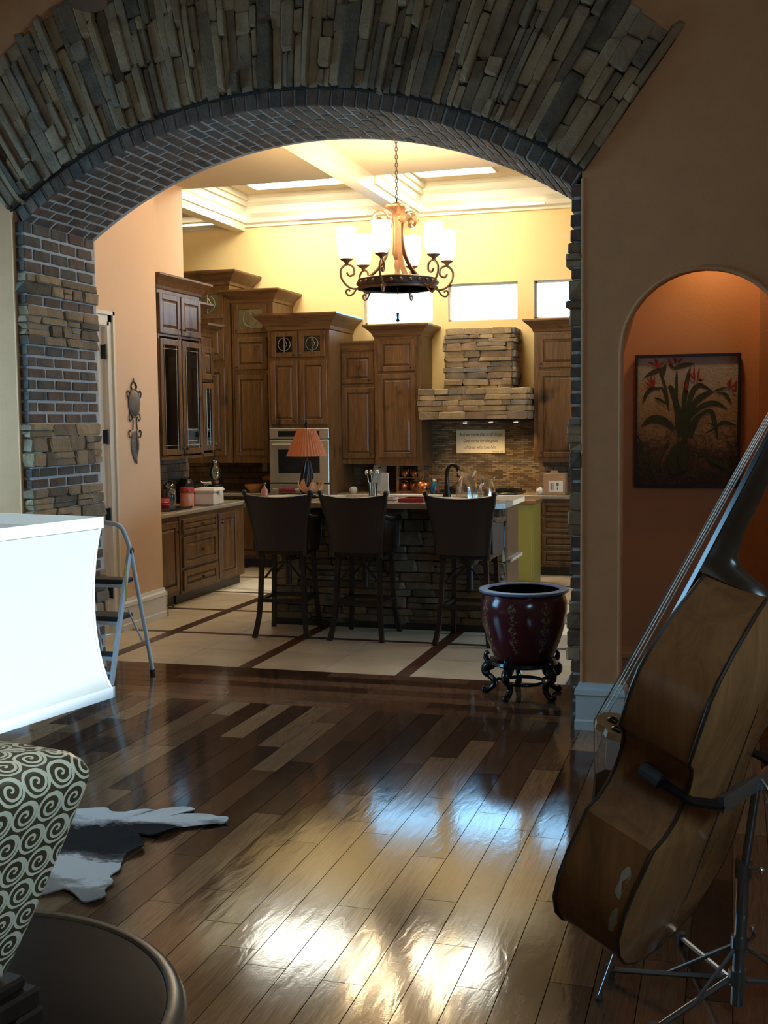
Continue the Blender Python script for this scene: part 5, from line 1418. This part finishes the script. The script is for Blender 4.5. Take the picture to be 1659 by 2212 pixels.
m=MB(); loft(m,[[(u,-.03,a),(u,.03,a),(u,.03,b),(u,-.03,b)] for u,a,b in ((1.66,-.04,-.098),(1.80,-.075,-.125),(1.90,-.10,-.14))]).obj('pegbox','neckwood',bt)
q=BL((1.93,0,-.10)); MB().tube([BL((1.93+.05*cos(a)*(1-a/14),0,-.11+.05*sin(a)*(1-a/14))) for a in [k*.35 for k in range(28)]],.022,8).obj('scroll','neckwood',bt,True)
for k in range(4):
    s=-1 if k%2 else 1; pg=MB().tube([BL((1.70+.05*k,s*.02,-.09-.01*k)),BL((1.70+.05*k,s*.11,-.09-.01*k))],.007,8).obj('tuning_peg','chrome',bt,True)
MB().tube([BL((0.02,0,-.10)),BL((-.03,0,-.10)),BL((-.04,0,-.10))],[.022,.020,.012],10).tube([BL((-.04,0,-.10)),BL((-.25,0,-.10))],.006,8).obj('endpin','chrome',bt,True)
MB().ball(BL((-.255,0,-.10)),.012,8).obj('endpin_tip','rubber',bt,True)

# ================================================================== BASS STAND
t=thing('bass_stand','dark steel tripod stand with a yoke holding the double bass by its waist','instrument stand',(.04,3.405,0))
G=lambda p: (p[0]-.04,p[1]-3.405,p[2])
MB().tube([G((.03,3.41,.03)),G((.045,3.405,.44))],.017,12).obj('lower_pole','pole',t,True)
MB().tube([G((.045,3.405,.42)),G((.078,3.30,.74))],.012,12).obj('upper_pole','pole',t,True)
MB().tube([G((.044,3.405,.41)),G((.046,3.405,.465))],.024,12).obj('clamp_collar','pole',t,True)
MB().tube([G((.06,3.38,.45)),G((.09,3.35,.455))],.006,6).ball(G((.09,3.35,.455)),.011,8).obj('wing_bolt','chrome',t,True)
e0,e1=Bp(.575,-.13,-.275),Bp(.575,.235,-.275)
MB().bar([G(e0),G(e1)],.014,.042,(.7,-.3,0)).obj('yoke_bar','pole',t)
for e,sg_ in ((e0,-1),(e1,1)):
    k1,k2,k3=Bp(.578,sg_*(.20 if sg_<0 else .245),-.225),Bp(.588,sg_*.212,-.135),Bp(.592,sg_*.208,-.075)
    MB().bar([G(e),G(k1),G(k2)],.010,.036,tuple(BU)).obj('yoke_arm','blackmetal',t)
    MB().tube([G(k2),G(k3)],[.021]*2,10).obj('foam_pad','rubber',t)
MB().tube([G(p) for p in lerp([(.085,3.28,.735),(.105,3.265,.71),(.12,3.25,.675),(.11,3.255,.66),(.095,3.27,.695),(.085,3.28,.735)],5)],.005,6).obj('safety_clip','chrome',t,True)
MB().tube([G((.031,3.41,.09)),G((.031,3.41,.135))],.025,12).obj('leg_collar','pole',t,True)
MB().tube([G((.035,3.409,.20)),G((.036,3.409,.235))],.024,12).obj('brace_collar','pole',t,True)
for fx,fy in ((-.345,3.545),(-.14,3.83),(-.19,3.22),(.34,3.62)):
    l=MB().tube([G((.031+.02*(1 if fx>0 else -1),3.41,.105)),G((fx,fy,.022))],.009,8).obj('leg','pole',t,True)
    MB().tube([G((fx,fy,.0)),G((fx,fy,.040))],[.017,.013],10).obj('foot','rubber',l,True)
    mx_=Vector((.031,3.41,.105)).lerp(Vector((fx,fy,.022)),.55)
    MB().tube([G((.036,3.409,.215)),G(mx_)],.006,6).obj('brace','pole',l,True)
MB().tube([G((.06,3.40,.225)),G((.075,3.385,.25)),G((.07,3.38,.28))],.006,6).obj('wing_nut','chrome',t,True)

# ================================================================== CEILING FAN (one blade dips into the top of the view)
t=thing('ceiling_fan','dark brown ceiling fan blade tip at the top left corner','ceiling fan',(-2.42,4.20,3.625))
MB().tube([(0,0,.12),(0,0,1.275)],.016,10).obj('downrod','bronze',t); MB().lathe([(.03,.16),(.10,.13),(.12,.08),(.11,.02),(.05,-.02),(.001,-.03)],24).obj('motor','bronze',t,True)
for k in range(5):
    a=radians(121+72*k)
    bl=[(.20,-.055),(.45,-.075),(.80,-.085),(.88,-.07),(.92,-.03),(.92,.03),(.88,.07),(.80,.085),(.45,.075),(.20,.055)]
    MB().prism([yaw((x,y,0),a)[:2] for x,y in bl],.0,.012,'Z').obj('blade','darkwood',t)
    MB().bar([yaw((.08,0,.03),a),yaw((.16,0,.014),a),yaw((.28,0,.016),a)],.04,.008,yaw((0,1,0),a)).obj('blade_arm','bronze',t)
